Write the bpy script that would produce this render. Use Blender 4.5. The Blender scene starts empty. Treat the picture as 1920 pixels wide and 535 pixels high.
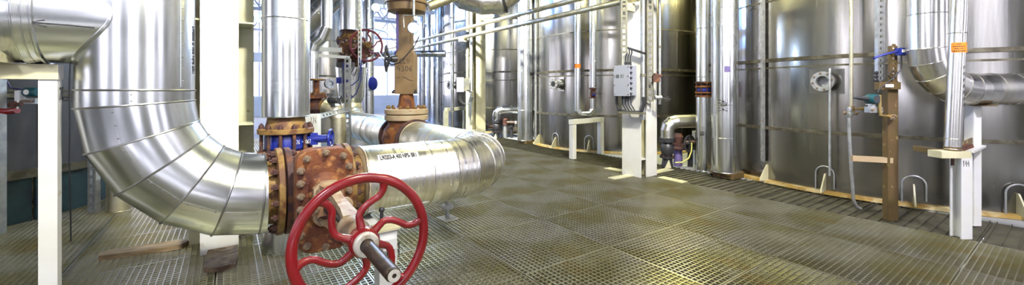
import bpy, bmesh, math, random
from mathutils import Vector, Matrix
random.seed(7)
PI = math.pi
# ------------------------------------------------------------------ camera, world, exposure
SC = bpy.context.scene
COL = SC.collection
F = 757.0; CX = 960.0; HY = 170.0; H = 1.35          # focal length in px, principal x, horizon y, eye height
TH = math.radians(35.2); CT = math.cos(TH); ST = math.sin(TH)
cam_d = bpy.data.cameras.new('camera')
cam_d.sensor_fit = 'HORIZONTAL'; cam_d.sensor_width = 36.0
cam_d.lens = 36.0 * F / 1920.0
cam_d.shift_y = -(267.5 - HY) / 1920.0
cam_d.clip_start = 0.05; cam_d.clip_end = 200
cam = bpy.data.objects.new('camera', cam_d); COL.objects.link(cam)
cam.location = (0, 0, H); cam.rotation_euler = (PI / 2, 0, -TH)
SC.camera = cam

W = bpy.data.worlds.new('world'); SC.world = W; W.use_nodes = True
bg = W.node_tree.nodes['Background']
bg.inputs['Color'].default_value = (0.86, 0.85, 1.0, 1)
bg.inputs['Strength'].default_value = 5.5
SC.view_settings.view_transform = 'Standard'
SC.view_settings.look = 'None'
SC.view_settings.exposure = 0.38
SC.view_settings.gamma = 1.0
SC.view_settings.use_curve_mapping = False
SC.cycles.max_bounces = 7
SC.cycles.glossy_bounces = 5
SC.cycles.diffuse_bounces = 3
SC.cycles.transparent_max_bounces = 8
SC.cycles.sample_clamp_indirect = 6.0
SC.cycles.caustics_reflective = False

FILL_WARM = (1.0, 0.95, 0.48); FILL_COOL = (0.34, 0.52, 1.0); FILL_VIOLET = (0.80, 0.74, 1.0)  # colours of the fill lamps added to the hall

# ------------------------------------------------------------------ coordinates
# world x runs along the valve line, world y along the row of tanks; the eye stands at the origin
def Cw(X, Y, z=0.0):
    return Vector((CT * X + ST * Y, -ST * X + CT * Y, z))
def at(px, py, Y):
    return Cw((px - CX) / F * Y, Y, H - (py - HY) / F * Y)
def gnd(px, py):
    Y = H * F / (py - HY)
    return Cw((px - CX) / F * Y, Y, 0)
def zat(py, Y):
    return H - (py - HY) / F * Y
VX = Vector((1, 0, 0)); VY = Vector((0, 1, 0)); VZ = Vector((0, 0, 1))
CAMX = Vector((CT, -ST, 0)); CAMY = Vector((ST, CT, 0))

# floodlights, the last three added for their light: place, aim, watts, colour
FLOODS = [(tuple(Cw(3.4, .6, 4.3)), tuple(Cw(5.0, 5.0, .8)), 190, (.86, .84, 1.0), 'ceiling floodlight aimed at the large right-hand tank'),
          (tuple(Cw(-1.2, -.9, 3.6)), tuple(Cw(-1.6, 3.0, .7)), 48, (.90, .90, 1.0), 'ceiling floodlight aimed at the red handwheel'),
          (tuple(Cw(1.6, 2.6, 4.4)), tuple(Cw(1.8, 8.0, .8)), 150, (1.0, .96, .78), 'ceiling floodlight aimed down the aisle', .3, 120),
          ((2.7, 8.2, 4.4), (6.9, 9.4, 1.6), 260, (1.0, 1.0, .88), 'added floodlight brightening the middle tanks', .3, 75),  # added to make the middle tanks brighter
          ((1.2, 15.5, 4.6), (6.0, 12.5, 1.2), 1100, (.16, .36, 1.0), 'added blue floodlight tinting the far pipes and tank', .3, 110),  # added to tint the far pipes and tank blue
          ((.9, .4, 4.2), (.0, 4.16, 1.3), 50, (1.0, .98, .86), 'added floodlight brightening the white column', .3, 62)]  # added to brighten the white column

# ------------------------------------------------------------------ materials
MATS = {}
def mat(name, color=(.5, .5, .5), metal=0.0, rough=0.5, color2=None, nscale=6.0, lo=.4, hi=.62, detail=6.0,
        bump=0.0, bscale=40.0, rough2=None, stretch=(1, 1, 1), color3=None, n3=2.0, lo3=.55, hi3=.7, emit=None, estr=0.0, coat=0.0,
        dents=0.0, dscale=3.0):
    m = bpy.data.materials.new(name); m.use_nodes = True
    nt = m.node_tree; N = nt.nodes; L = nt.links
    b = N['Principled BSDF']
    b.inputs['Base Color'].default_value = (*color, 1)
    b.inputs['Metallic'].default_value = metal
    b.inputs['Roughness'].default_value = rough
    if coat: b.inputs['Coat Weight'].default_value = coat; b.inputs['Coat Roughness'].default_value = .15
    if emit:
        b.inputs['Emission Color'].default_value = (*emit, 1); b.inputs['Emission Strength'].default_value = estr
    tc = N.new('ShaderNodeTexCoord'); mp = N.new('ShaderNodeMapping')
    mp.inputs['Scale'].default_value = stretch
    L.new(tc.outputs['Object'], mp.inputs['Vector'])
    def noise(scale, det=detail, src=None):
        n = N.new('ShaderNodeTexNoise'); n.inputs['Scale'].default_value = scale; n.inputs['Detail'].default_value = det
        L.new((src or mp).outputs['Vector'] if (src or mp) is not tc else tc.outputs['Object'], n.inputs['Vector'])
        return n
    if color2 or rough2 is not None:
        n = noise(nscale)
        r = N.new('ShaderNodeMapRange'); r.inputs['From Min'].default_value = lo; r.inputs['From Max'].default_value = hi
        L.new(n.outputs['Fac'], r.inputs['Value'])
        fac = r.outputs['Result']
        if color2:
            mx = N.new('ShaderNodeMix'); mx.data_type = 'RGBA'
            mx.inputs['A'].default_value = (*color, 1); mx.inputs['B'].default_value = (*color2, 1)
            L.new(fac, mx.inputs['Factor']); out = mx.outputs['Result']
            if color3:
                n2 = noise(n3); r2 = N.new('ShaderNodeMapRange')
                r2.inputs['From Min'].default_value = lo3; r2.inputs['From Max'].default_value = hi3
                L.new(n2.outputs['Fac'], r2.inputs['Value'])
                mx2 = N.new('ShaderNodeMix'); mx2.data_type = 'RGBA'
                L.new(out, mx2.inputs['A']); mx2.inputs['B'].default_value = (*color3, 1)
                L.new(r2.outputs['Result'], mx2.inputs['Factor']); out = mx2.outputs['Result']
            L.new(out, b.inputs['Base Color'])
        if rough2 is not None:
            rr = N.new('ShaderNodeMapRange'); rr.inputs['To Min'].default_value = rough; rr.inputs['To Max'].default_value = rough2
            L.new(fac, rr.inputs['Value']); L.new(rr.outputs['Result'], b.inputs['Roughness'])
    prev = None
    if dents:
        n = noise(dscale, 2.0, None)
        bp = N.new('ShaderNodeBump'); bp.inputs['Strength'].default_value = dents; bp.inputs['Distance'].default_value = .05
        L.new(n.outputs['Fac'], bp.inputs['Height']); prev = bp
    if bump:
        n = noise(bscale, 4.0)
        bp = N.new('ShaderNodeBump'); bp.inputs['Strength'].default_value = bump; bp.inputs['Distance'].default_value = .01
        L.new(n.outputs['Fac'], bp.inputs['Height'])
        if prev: L.new(prev.outputs['Normal'], bp.inputs['Normal'])
        prev = bp
    if prev: L.new(prev.outputs['Normal'], b.inputs['Normal'])
    MATS[name] = m
    return m
A = mat
A('alu', (.78, .80, .82), 1, .17, color2=(.68, .70, .70), nscale=2.5, lo=.3, hi=.7, detail=2, rough2=.30, bump=.008, bscale=30, dents=.006, dscale=2.0)
A('alu_streak', (.76, .75, .73), 1, .20, color2=(.52, .50, .44), nscale=5, lo=.35, hi=.7, detail=3, rough2=.42, stretch=(1, 1, .12), bump=.02, bscale=30, dents=.006)
A('alu_ridged', (.78, .77, .76), 1, .22, color2=(.60, .56, .45), nscale=4, lo=.35, hi=.7, detail=3, rough2=.4, bump=.035, bscale=14, stretch=(7, .6, .6))
A('alu_dusty', (.62, .58, .44), 1, .36, color2=(.42, .38, .26), nscale=5, rough2=.55, bump=.2, bscale=25)
A('tank_steel', (.44, .43, .41), 1, .13, color2=(.28, .27, .24), nscale=1.6, lo=.32, hi=.72, detail=5, rough2=.30, stretch=(3, 3, .22), bump=.035, bscale=9, dents=.03, dscale=.6,
  color3=(.28, .26, .20), n3=1.0, lo3=.5, hi3=.8)
A('tank_dark', (0.12, 0.12, 0.128), .6, .42, color2=(0.064, 0.064, 0.072), nscale=3, rough2=.6, stretch=(1, 1, .3), bump=.08)
A('tank_band', (.17, .155, .11), .8, .4, color2=(.08, .07, .05), nscale=8, rough2=.6)
A('cream', (0.561, 0.5355, 0.357), 0, .42, color2=(0.476, 0.442, 0.272), nscale=5, color3=(0.357, 0.289, 0.1445), n3=9, lo3=.68, hi3=.74, bump=.04)
A('white_paint', (0.6364, 0.6364, 0.6192), 0, .40, color2=(0.602, 0.5934, 0.5418), nscale=4, color3=(0.387, 0.3268, 0.215), n3=11, lo3=.68, hi3=.75, bump=.04)
A('rust', (0.2046, 0.0713, 0.01736), .1, .72, color2=(0.0682, 0.01984, 0.01116), nscale=9, lo=.42, hi=.6, color3=(0.248, 0.124, 0.0372), n3=14, lo3=.56, hi3=.68, bump=.35, bscale=60)
A('rust_plate', (.185, .058, .014), .15, .6, color2=(.07, .017, .009), nscale=8, lo=.4, hi=.62, color3=(.30, .14, .045), n3=18, lo3=.56, hi3=.68, bump=.4, bscale=70)
A('rust_dark', (.085, .034, .024), .2, .7, color2=(.04, .018, .02), nscale=12, color3=(.22, .085, .02), n3=8, lo3=.56, hi3=.7, bump=.35, bscale=60)
A('rust_yellow', (0.216, 0.126, 0.033), .15, .65, color2=(0.096, 0.036, 0.012), nscale=14, lo=.45, hi=.6, color3=(0.072, 0.03, 0.024), n3=9, lo3=.6, hi3=.7, bump=.35, bscale=60)
A('bolt_steel', (0.336, 0.28, 0.208), .7, .45, color2=(0.2, 0.104, 0.056), nscale=25, bump=.1)
A('yoke_cream', (0.3888, 0.3024, 0.1872), .1, .5, color2=(0.2592, 0.144, 0.0792), nscale=10, color3=(0.216, 0.0936, 0.0504), n3=16, lo3=.6, hi3=.7, bump=.2, bscale=50)
A('red_paint', (0.2592, 0.00432, 0.00864), 0, .30, color2=(0.1944, 0.0036, 0.0072), nscale=8, bump=.05, bscale=90, coat=.5)
A('blue_paint', (0.0072, 0.018, 0.204), 0, .35, color2=(0.009, 0.018, 0.198), nscale=9, coat=.3)
A('teal_paint', (0.0084, 0.07, 0.091), 0, .35, color2=(0.0105, 0.084, 0.098), nscale=9)
A('dark_stem', (.045, .032, .028), .6, .42, color2=(.09, .06, .04), nscale=30)
A('nut_white', (.70, .67, .58), .2, .5, color2=(.40, .30, .20), nscale=20, lo=.5, hi=.65)
A('black', (.02, .02, .022), 0, .45)
A('black_paint', (.03, .03, .035), .1, .35)
A('seam', (.30, .30, .29), 1, .35)
A('ink', (.015, .015, .018), 0, .6)
A('sticker', (0.592, 0.576, 0.56), 0, .5)
A('galv', (.48, .49, .49), .9, .42, color2=(.34, .35, .36), nscale=12, rough2=.55)
A('grating', (.40, .385, .31), .85, .36, color2=(.29, .27, .15), nscale=1.6, lo=.42, hi=.6, color3=(.30, .21, .08), n3=1.1, lo3=.62, hi3=.72)
A('plate_dark', (.085, .08, .05), .3, .65, color2=(.05, .045, .03), nscale=5, bump=.2)
A('lower_floor', (.60, .60, .42), 0, .8, color2=(.06, .065, .03), nscale=1.3, lo=.45, hi=.56, color3=(.75, .76, .72), n3=3.0, lo3=.56, hi3=.62)
A('concrete', (.36, .37, .37), 0, .7, color2=(.26, .27, .27), nscale=3, bump=.1)
A('steel_beam', (.10, .10, .085), .2, .6, color2=(.16, .15, .10), nscale=6)
A('dark_teal', (.018, .045, .05), 0, .45, color2=(.01, .02, .03), nscale=4)
A('purple_paint', (0.176, 0.144, 0.336), .2, .35, color2=(0.128, 0.096, 0.24), nscale=6)
A('wood', (.22, .155, .08), 0, .8, color2=(.12, .08, .04), nscale=7, stretch=(1, 6, 6), bump=.3, bscale=20)
A('stone', (.21, .15, .09), 0, .9, color2=(.11, .07, .045), nscale=12, color3=(.33, .27, .19), n3=9, bump=.8, bscale=30)
A('box_grey', (0.27, 0.285, 0.3525), 0, .42, color2=(0.2775, 0.2925, 0.345), nscale=3)
A('tan_paint', (0.216, 0.1368, 0.0576), 0, .45, color2=(0.1728, 0.108, 0.0432), nscale=5, color3=(0.2016, 0.108, 0.0432), n3=11, lo3=.66, hi3=.72, bump=.05)
A('flange_cream', (0.375, 0.3, 0.1875), 0, .6, color2=(0.36, 0.255, 0.15), nscale=8, color3=(0.1875, 0.0975, 0.0525), n3=14, lo3=.6, hi3=.7, bump=.2)
A('orange_tag', (.75, .20, .01), 0, .5)
A('yellow_tag', (.90, .62, .04), 0, .5)
A('brass', (.55, .40, .16), .9, .35)
A('yellow_hose', (.62, .60, .16), 0, .5)
A('base_ochre', (0.36, 0.232, 0.056), 0, .75, color2=(0.464, 0.384, 0.208), nscale=5, lo=.45, hi=.6, color3=(0.24, 0.144, 0.04), n3=7, lo3=.58, hi3=.68, bump=.3)
A('rust_post', (0.1148, 0.0782, 0.0255), .3, .6, color2=(0.1275, 0.0765, 0.034), nscale=7, color3=(0.34, 0.255, 0.102), n3=10, lo3=.6, hi3=.7, bump=.15)
A('wall_paint', (.30, .30, .26), 0, .7, color2=(.24, .24, .20), nscale=1.5)
A('wall_white', (.80, .81, .80), 0, .7, color2=(.72, .73, .72), nscale=1.5)
A('ceiling_paint', (.16, .16, .14), 0, .8)
A('frame_white', (.80, .82, .84), 0, .5)
A('fill_warm', (.9, .9, .9), 0, .5, emit=FILL_WARM, estr=44)  # warm fill lamps, added out of sight
A('fill_gap', (.9, .9, .9), 0, .5, emit=FILL_WARM, estr=130)  # added lamps lifting the dark shell between the tanks
A('lamp_lower', (.9, .9, .9), 0, .5, emit=(1.0, .97, .62), estr=150)
A('fill_cool', (.9, .9, .9), 0, .5, emit=FILL_COOL, estr=210)  # added blue lamps standing in for sky on the far pipes
A('fill_violet', (.9, .9, .9), 0, .5, emit=FILL_VIOLET, estr=30)  # violet fill lamps, added out of sight
A('flood_on', (.9, .9, .9), 0, .5, emit=(.55, .75, 1.0), estr=40)
A('gauge_white', (.8, .8, .78), 0, .4)
def glass():
    m = bpy.data.materials.new('window_glass'); m.use_nodes = True
    nt = m.node_tree; N = nt.nodes; L = nt.links; N.clear()
    o = N.new('ShaderNodeOutputMaterial'); mx = N.new('ShaderNodeMixShader'); mx.inputs[0].default_value = .08
    t = N.new('ShaderNodeBsdfTransparent'); g = N.new('ShaderNodeBsdfGlossy'); g.inputs['Roughness'].default_value = .05
    L.new(t.outputs[0], mx.inputs[1]); L.new(g.outputs[0], mx.inputs[2]); L.new(mx.outputs[0], o.inputs[0]); MATS['window_glass'] = m
glass()

# ------------------------------------------------------------------ mesh builder
ORG = {}
def frame(d):
    d = Vector(d).normalized()
    u = VZ.cross(d)
    if u.length < 1e-4: u = Vector((1, 0, 0))
    u.normalize(); v = d.cross(u).normalized()
    return d, u, v
class MB:
    def __init__(s): s.v = []; s.f = []
    def add(s, vs, fs):
        o = len(s.v); s.v += [tuple(x) for x in vs]; s.f += [tuple(i + o for i in f) for f in fs]; return s
    def box(s, c, size, rz=0, M=None):
        c = Vector(c); x, y, z = [k / 2 for k in size]
        R = M or Matrix.Rotation(rz, 3, 'Z')
        vs = [c + R @ Vector((sx * x, sy * y, sz * z)) for sx, sy, sz in
              ((-1, -1, -1), (1, -1, -1), (1, 1, -1), (-1, 1, -1), (-1, -1, 1), (1, -1, 1), (1, 1, 1), (-1, 1, 1))]
        return s.add(vs, [(0, 3, 2, 1), (4, 5, 6, 7), (0, 1, 5, 4), (1, 2, 6, 5), (2, 3, 7, 6), (3, 0, 4, 7)])
    def b2(s, lo, hi):
        lo = Vector(lo); hi = Vector(hi); return s.box((lo + hi) / 2, hi - lo)
    def bar(s, p, q, w, h, up=None):
        p = Vector(p); q = Vector(q); d = (q - p); n = d.length; d.normalize()
        up = Vector(up) if up else VZ
        if abs(d.dot(up)) > .98: up = VX
        y = up.cross(d).normalized(); z = d.cross(y)
        M = Matrix((d, y, z)).transposed()
        return s.box((p + q) / 2, (n, w, h), M=M)
    def lathe(s, o, d, prof, n=28, cap=True, ang=(0, 2 * PI)):
        o = Vector(o); d, u, v = frame(d)
        full = abs(ang[1] - ang[0] - 2 * PI) < 1e-6
        m = n if full else n + 1
        vs = []
        for t, r in prof:
            for i in range(m):
                a = ang[0] + (ang[1] - ang[0]) * i / n
                vs.append(o + d * t + (u * math.cos(a) + v * math.sin(a)) * r)
        fs = []
        for k in range(len(prof) - 1):
            for i in range(n):
                j = (i + 1) % m
                fs.append((k * m + i, k * m + j, (k + 1) * m + j, (k + 1) * m + i))
        if cap and full:
            fs.append(tuple(reversed(range(m)))); fs.append(tuple((len(prof) - 1) * m + i for i in range(m)))
        return s.add(vs, fs)
    def cyl(s, p, q, r, r2=None, n=20):
        p = Vector(p); q = Vector(q)
        return s.lathe(p, q - p, [(0, r), ((q - p).length, r if r2 is None else r2)], n)
    def tube(s, pts, r, n=8, closed=False, flat=1.0, up=None):
        pts = [Vector(p) for p in pts]; k = len(pts); vs = []
        rs = r if isinstance(r, (list, tuple)) else [r] * k
        u = None
        for i, p in enumerate(pts):
            a = pts[(i - 1) % k] if (closed or i > 0) else p
            b = pts[(i + 1) % k] if (closed or i < k - 1) else p
            d = (b - a).normalized()
            if up is not None:
                u = Vector(up) - d * Vector(up).dot(d)
            elif u is None:
                _, u, _ = frame(d)
            else:
                u = u - d * u.dot(d)
            u.normalize(); v = d.cross(u)
            for j in range(n):
                t = 2 * PI * j / n
                vs.append(p + u * math.cos(t) * rs[i] * flat + v * math.sin(t) * rs[i])
        fs = []
        for i in range(k if closed else k - 1):
            a = i * n; b = ((i + 1) % k) * n
            for j in range(n):
                fs.append((a + j, a + (j + 1) % n, b + (j + 1) % n, b + j))
        if not closed:
            fs.append(tuple(reversed(range(n)))); fs.append(tuple((k - 1) * n + j for j in range(n)))
        return s.add(vs, fs)
    def prism(s, poly, o, u, v, d):
        # poly in (u, v), extruded by vector d from o
        o = Vector(o); u = Vector(u); v = Vector(v); d = Vector(d); n = len(poly)
        vs = [o + u * x + v * y for x, y in poly] + [o + u * x + v * y + d for x, y in poly]
        fs = [tuple(reversed(range(n))), tuple(range(n, 2 * n))] + [(i, (i + 1) % n, n + (i + 1) % n, n + i) for i in range(n)]
        return s.add(vs, fs)
    def ball(s, c, r, n=14):
        return s.lathe(Vector(c) - VZ * r, VZ, [(r - r * math.cos(PI * k / 8), max(r * math.sin(PI * k / 8), 1e-4)) for k in range(9)], n)
    def build(s, name, m, parent=None, ang=35, org=None, smooth=True):
        me = bpy.data.meshes.new(name)
        o = org if org is not None else (ORG[parent.name] if parent is not None else Vector((0, 0, 0)))
        if parent is None and org is None:
            xs = [Vector(x) for x in s.v]
            lo = Vector((min(x.x for x in xs), min(x.y for x in xs), min(x.z for x in xs)))
            hi = Vector((max(x.x for x in xs), max(x.y for x in xs), max(x.z for x in xs)))
            o = Vector(((lo.x + hi.x) / 2, (lo.y + hi.y) / 2, lo.z))
        me.from_pydata([tuple(Vector(x) - o) for x in s.v], [], s.f)
        bm = bmesh.new(); bm.from_mesh(me); bmesh.ops.recalc_face_normals(bm, faces=bm.faces); bm.to_mesh(me); bm.free()
        if smooth:
            me.shade_smooth(); me.set_sharp_from_angle(angle=math.radians(ang))
        me.materials.append(MATS[m])
        ob = bpy.data.objects.new(name, me); COL.objects.link(ob)
        if parent is not None:
            ob.parent = parent
        else:
            ob.location = o
        ORG[ob.name] = o
        return ob
def rrect(w, h, r, n=6):
    pts = []
    for cx, cy, a0 in ((w / 2 - r, h / 2 - r, 0), (-w / 2 + r, h / 2 - r, PI / 2), (-w / 2 + r, -h / 2 + r, PI), (w / 2 - r, -h / 2 + r, 3 * PI / 2)):
        for k in range(n + 1):
            a = a0 + PI / 2 * k / n; pts.append((cx + r * math.cos(a), cy + r * math.sin(a)))
    return pts
def tag(o, label, cat, group=None, kind=None):
    if label: o['label'] = label
    if cat: o['category'] = cat
    if group: o['group'] = group
    if kind: o['kind'] = kind
    return o
def thing(name, label, cat, loc, group=None, kind=None):
    o = bpy.data.objects.new(name, None); COL.objects.link(o); o.location = loc; o.empty_display_size = .1
    ORG[o.name] = Vector(loc)
    return tag(o, label, cat, group, kind)
BOLT = {}
def bolts(parent, pts, axis, size, m='bolt_steel', name='bolt', washer=True):
    """hex nuts with a stud end, one object each, sharing one mesh per size and material"""
    key = (round(size, 4), m, washer)
    if key not in BOLT:
        b = MB(); t = size * .8
        if washer: b.lathe((0, 0, 0), VZ, [(0, size * .72), (size * .12, size * .72)], 10)
        b.lathe((0, 0, 0), VZ, [(0, size * .58), (t * .85, size * .58), (t, size * .48)], 6)
        b.lathe((0, 0, 0), VZ, [(0, size * .28), (t * 1.45, size * .28)], 8)
        o = b.build('bolt', m, None, org=Vector((0, 0, 0))); me = o.data; bpy.data.objects.remove(o); BOLT[key] = me
    q = Vector((0, 0, 1)).rotation_difference(Vector(axis).normalized())
    for p in pts:
        o = bpy.data.objects.new(name, BOLT[key]); COL.objects.link(o); o.parent = parent
        o.location = Vector(p) - ORG[parent.name]; o.rotation_mode = 'QUATERNION'; o.rotation_quaternion = q
def ringpts(c, d, r, n, a0=0):
    c = Vector(c); d, u, v = frame(d)
    return [c + (u * math.cos(a0 + 2 * PI * i / n) + v * math.sin(a0 + 2 * PI * i / n)) * r for i in range(n)]
def clad(parent, pts, r, m='alu', n=36, name='cladding_section', bead=.005, skip=(), r_end=None, bead_m=None):
    """sheet-metal cladding over a pipe: one mesh per section, mitred where the run bends, with a raised bead at each joint"""
    pts = [Vector(p) for p in pts]; k = len(pts); ds = [(pts[i + 1] - pts[i]).normalized() for i in range(k - 1)]
    out = []; u = None; rr = [r] * k if r_end is None else [r + (r_end - r) * i / (k - 1) for i in range(k)]
    for i in range(k - 1):
        d = ds[i]
        if u is None: _, u, _ = frame(d)
        u = (u - d * u.dot(d)).normalized(); v = d.cross(u)
        def ring(j):
            mm = d if j in (0, k - 1) else (ds[j - 1] + ds[j]).normalized()
            res = []
            for q in range(n):
                a = 2 * PI * q / n; e = (u * math.cos(a) + v * math.sin(a)) * rr[j]
                res.append(pts[j] + e - d * (e.dot(mm) / d.dot(mm)))
            return res
        if i in skip: continue
        r0, r1 = ring(i), ring(i + 1)
        b = MB(); b.add(r0 + r1, [(q, (q + 1) % n, n + (q + 1) % n, n + q) for q in range(n)])
        bb = MB() if bead_m else b
        if bead and not (bead_m and i == k - 2):
            bb.tube([x + (x - pts[i + 1]).normalized() * bead * .3 for x in r1], bead, 6, closed=True)
        if i == 0:
            if bead: b.tube(r0, bead, 6, closed=True)
            b.add(r0, [tuple(range(n))])
        if i == k - 2: b.add(r1, [tuple(range(n))])
        out.append(b.build(name, m, parent, ang=40))
        if bead_m and bb.v: bb.build('seam_bead', bead_m, out[-1])
    return out
def arc(c, u, v, r, a0, a1, n):
    c = Vector(c); return [c + Vector(u) * r * math.cos(a0 + (a1 - a0) * i / n) + Vector(v) * r * math.sin(a0 + (a1 - a0) * i / n) for i in range(n + 1)]
def text_mesh(txt, size, shear=0.0, squeeze=1.0):
    cu = bpy.data.curves.new('txt', 'FONT'); cu.body = txt; cu.size = size; cu.shear = shear; cu.extrude = .0004; cu.offset = size * .045
    cu.align_x = 'CENTER'; cu.align_y = 'CENTER'; cu.resolution_u = 3
    o = bpy.data.objects.new('txt', cu); COL.objects.link(o)
    dg = bpy.context.evaluated_depsgraph_get(); dg.update()
    me = o.evaluated_get(dg).to_mesh()
    vs = [(v.co.x * squeeze, v.co.y, v.co.z) for v in me.vertices]; fs = [tuple(p.vertices) for p in me.polygons]
    bpy.data.objects.remove(o); bpy.data.curves.remove(cu)
    return vs, fs
# strokes for handwriting, unit box 0..1 wide .6
STROKES = {
    '0': [[(.3, 1), (.05, .7), (.05, .3), (.3, 0), (.55, .3), (.55, .7), (.3, 1)]], '1': [[(.1, .8), (.3, 1), (.28, 0)]],
    '2': [[(.05, .8), (.3, 1), (.55, .75), (.05, 0), (.6, .04)]], '3': [[(.05, .95), (.5, .95), (.25, .58), (.55, .35), (.35, 0), (.03, .08)]],
    '4': [[(.3, 1), (.05, .4), (.6, .45)], [(.45, .75), (.42, 0)]], '6': [[(.5, 1), (.12, .55), (.08, .15), (.35, 0), (.55, .25), (.3, .48), (.1, .3)]],
    '7': [[(.05, 1), (.58, .98), (.2, 0)]], 'C': [[(.55, .9), (.3, 1), (.05, .6), (.1, .15), (.35, 0), (.58, .1)]],
    'V': [[(.02, 1), (.3, 0), (.6, 1)]], 'X': [[(.02, 1), (.58, 0)], [(.58, 1), (.02, 0)]], 'H': [[(.05, 1), (.05, 0)], [(.55, 1), (.55, 0)], [(.05, .5), (.55, .5)]],
    'R': [[(.05, 0), (.05, 1), (.5, .85), (.45, .58), (.05, .5), (.58, 0)]], 'P': [[(.05, 0), (.05, 1), (.55, .85), (.5, .55), (.05, .48)]],
    'S': [[(.55, .92), (.2, 1), (.08, .7), (.5, .38), (.45, .05), (.05, .05)]], '-': [[(.1, .5), (.5, .5)]], ' ': []}
def handwriting(parent, txt, o, u, v, h, r=.0025, m='ink'):
    b = MB(); x = 0; o = Vector(o); u = Vector(u); v = Vector(v)
    for ch in txt:
        for st in STROKES[ch]:
            b.tube([o + u * (x + p[0]) * h + v * p[1] * h for p in st], r, 5)
        x += .78
    return b.build('handwriting', m, parent)
# ------------------------------------------------------------------ the setting
floor = thing('floor', 'steel grating floor of square open mesh panels', 'floor', (0, 0, 0), kind='structure')
PB, PA = .925, .915; B0, A0 = 1.78, 2.37
def grating_mesh(w, l):
    b = MB(); n = 22
    for i in range(n + 1):
        t = .009 if i in (0, n) else .0066
        x = -w / 2 + t / 2 + (w - t) * i / n
        b.box((x, 0, -.010), (t, l, .020))
        y = -l / 2 + t / 2 + (l - t) * i / n
        b.box((0, y, -.006), (w, t, .012))
    o = b.build('grating_panel', 'grating', None, org=Vector((0, 0, 0)), smooth=False); me = o.data; bpy.data.objects.remove(o); return me
gm = grating_mesh(PB - .008, PA - .008)
for i in range(-7, 4):
    for j in range(-4, 12):
        cx, cy = B0 + PB * (i + .5), A0 + PA * (j + .5)
        if cx * ST + cy * CT < -.9: continue
        o = bpy.data.objects.new('grating_panel', gm); COL.objects.link(o); o.parent = floor
        o.location = (cx, cy, random.uniform(-.004, .0)); o.rotation_euler = (0, 0, (PI if random.random() < .5 else 0))
# panels of wide-spaced bars over dark plate beside the tanks
def strip_mesh(w, l):
    b = MB(); b.box((0, 0, -.025), (w, l, .014))
    n = 10
    for i in range(n):
        b.box((0, -l / 2 + .02 + (l - .04) * i / (n - 1), -.012), (w, .007, .024))
    o = b.build('bar_panel', 'plate_dark', None, org=Vector((0, 0, 0)), smooth=False); me = o.data; bpy.data.objects.remove(o); return me
sm = strip_mesh(.99, PA - .008)
for j in range(-5, 12):
    o = bpy.data.objects.new('bar_panel', sm); COL.objects.link(o); o.parent = floor
    o.location = (5.485 + .5, A0 + PA * (j + .5), 0)
for i in range(-7, 5):
    MB().b2((B0 + PB * i - .04, -2.3, -.05), (B0 + PB * i + .04, 13.3, -.033)).b2((B0 + PB * i - .006, -2.3, -.22), (B0 + PB * i + .006, 13.3, -.05)).build('floor_beam', 'steel_beam', floor)
for k in range(5):
    y = -1.3 + 3.66 * k
    MB().b2((-4.7, y - .06, -.5), (5.5, y + .06, -.225)).build('floor_beam', 'steel_beam', floor)
def slab(name, lo, hi, m='concrete', label=None):
    o = MB().b2(lo, hi).build(name, m, None, smooth=False); tag(o, label, None, None, 'structure'); return o
slab('floor_far', (-11, 13.35, -.2), (16, 26, -.002), label='smooth concrete floor beyond the grating')
slab('floor_right', (6.49, -8, -.2), (16, 13.35, -.005), label='concrete floor the steel tanks stand on')
slab('floor_left', (-11, 5.2, -.2), (-4.70, 13.35, -.005), 'plate_dark', label='dark steel floor under the dark tank')
slab('floor_near', (-11, -8, -.2), (6.49, -2.3, -.005), label='concrete floor at the near end of the hall')
slab('floor_left_near', (-11, -2.3, -.2), (-4.70, 5.2, -.005), label='concrete floor at the left of the hall')
slab('floor_lower', (-11, -8, -2.6), (16, 26, -2.5), 'lower_floor', label='mottled floor of the lower level seen through the grating')
slab('ceiling', (-11, -8, 7.0), (16, 26, 7.2), 'ceiling_paint', label='painted hall ceiling')
NWIN = [0]
def wall(name, axis, pos, lo, hi, rows, period, pier, m, label, z1=7.0, panes=2):
    """wall with rows of windows: axis 'x' means the wall runs along x at y = pos"""
    def P(t, z, dn): return (t, pos + dn, z) if axis == 'x' else (pos + dn, t, z)
    b = MB(); zs = [0] + [z for r in rows for z in r] + [z1]
    for k in range(0, len(zs), 2):
        b.b2(P(lo, zs[k], -.12), P(hi, zs[k + 1], .12))
    n = int((hi - lo) / period); period = (hi - lo) / n
    for z0, zt in rows:
        for i in range(n + 1):
            t0 = max(lo, lo + period * i - pier / 2); t1 = min(hi, lo + period * i + pier / 2)
            b.b2(P(t0, z0, -.12), P(t1, zt, .12))
    w = b.build(name, m, None, smooth=False); tag(w, label, None, None, 'structure')
    for z0, zt in rows:
        for i in range(n):
            t0 = lo + period * i + pier / 2; t1 = lo + period * (i + 1) - pier / 2
            NWIN[0] += 1
            r = thing('window_%d' % NWIN[0], None, None, P((t0 + t1) / 2, z0, 0), kind='structure')
            fr = MB()
            for za, zb in ((z0, z0 + .06), (zt - .06, zt)): fr.b2(P(t0, za, -.05), P(t1, zb, .05))
            for k in range(panes + 1):
                tt = t0 + (t1 - t0) * k / panes
                fr.b2(P(max(t0, tt - .035), z0 + .06, -.05), P(min(t1, tt + .035), zt - .06, .05))
            fr.build('window_frame', 'frame_white', r, smooth=False)
            for k in range(panes):
                ta = t0 + (t1 - t0) * k / panes + .035; tb = t0 + (t1 - t0) * (k + 1) / panes - .035
                MB().b2(P(ta, z0 + .06, -.004), P(tb, zt - .06, .004)).build('pane', 'window_glass', r, smooth=False)
    return w
wall('wall_far', 'x', 25.0, -11, 16, [(1.0, 2.9), (3.3, 6.4)], 2.25, .3, 'wall_white', 'white far wall with rows of bright windows')
wall('wall_left', 'y', -11.0, -8, 25, [(1.2, 5.4)], 8.25, 5.6, 'wall_paint', 'painted side wall with tall windows')
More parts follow.
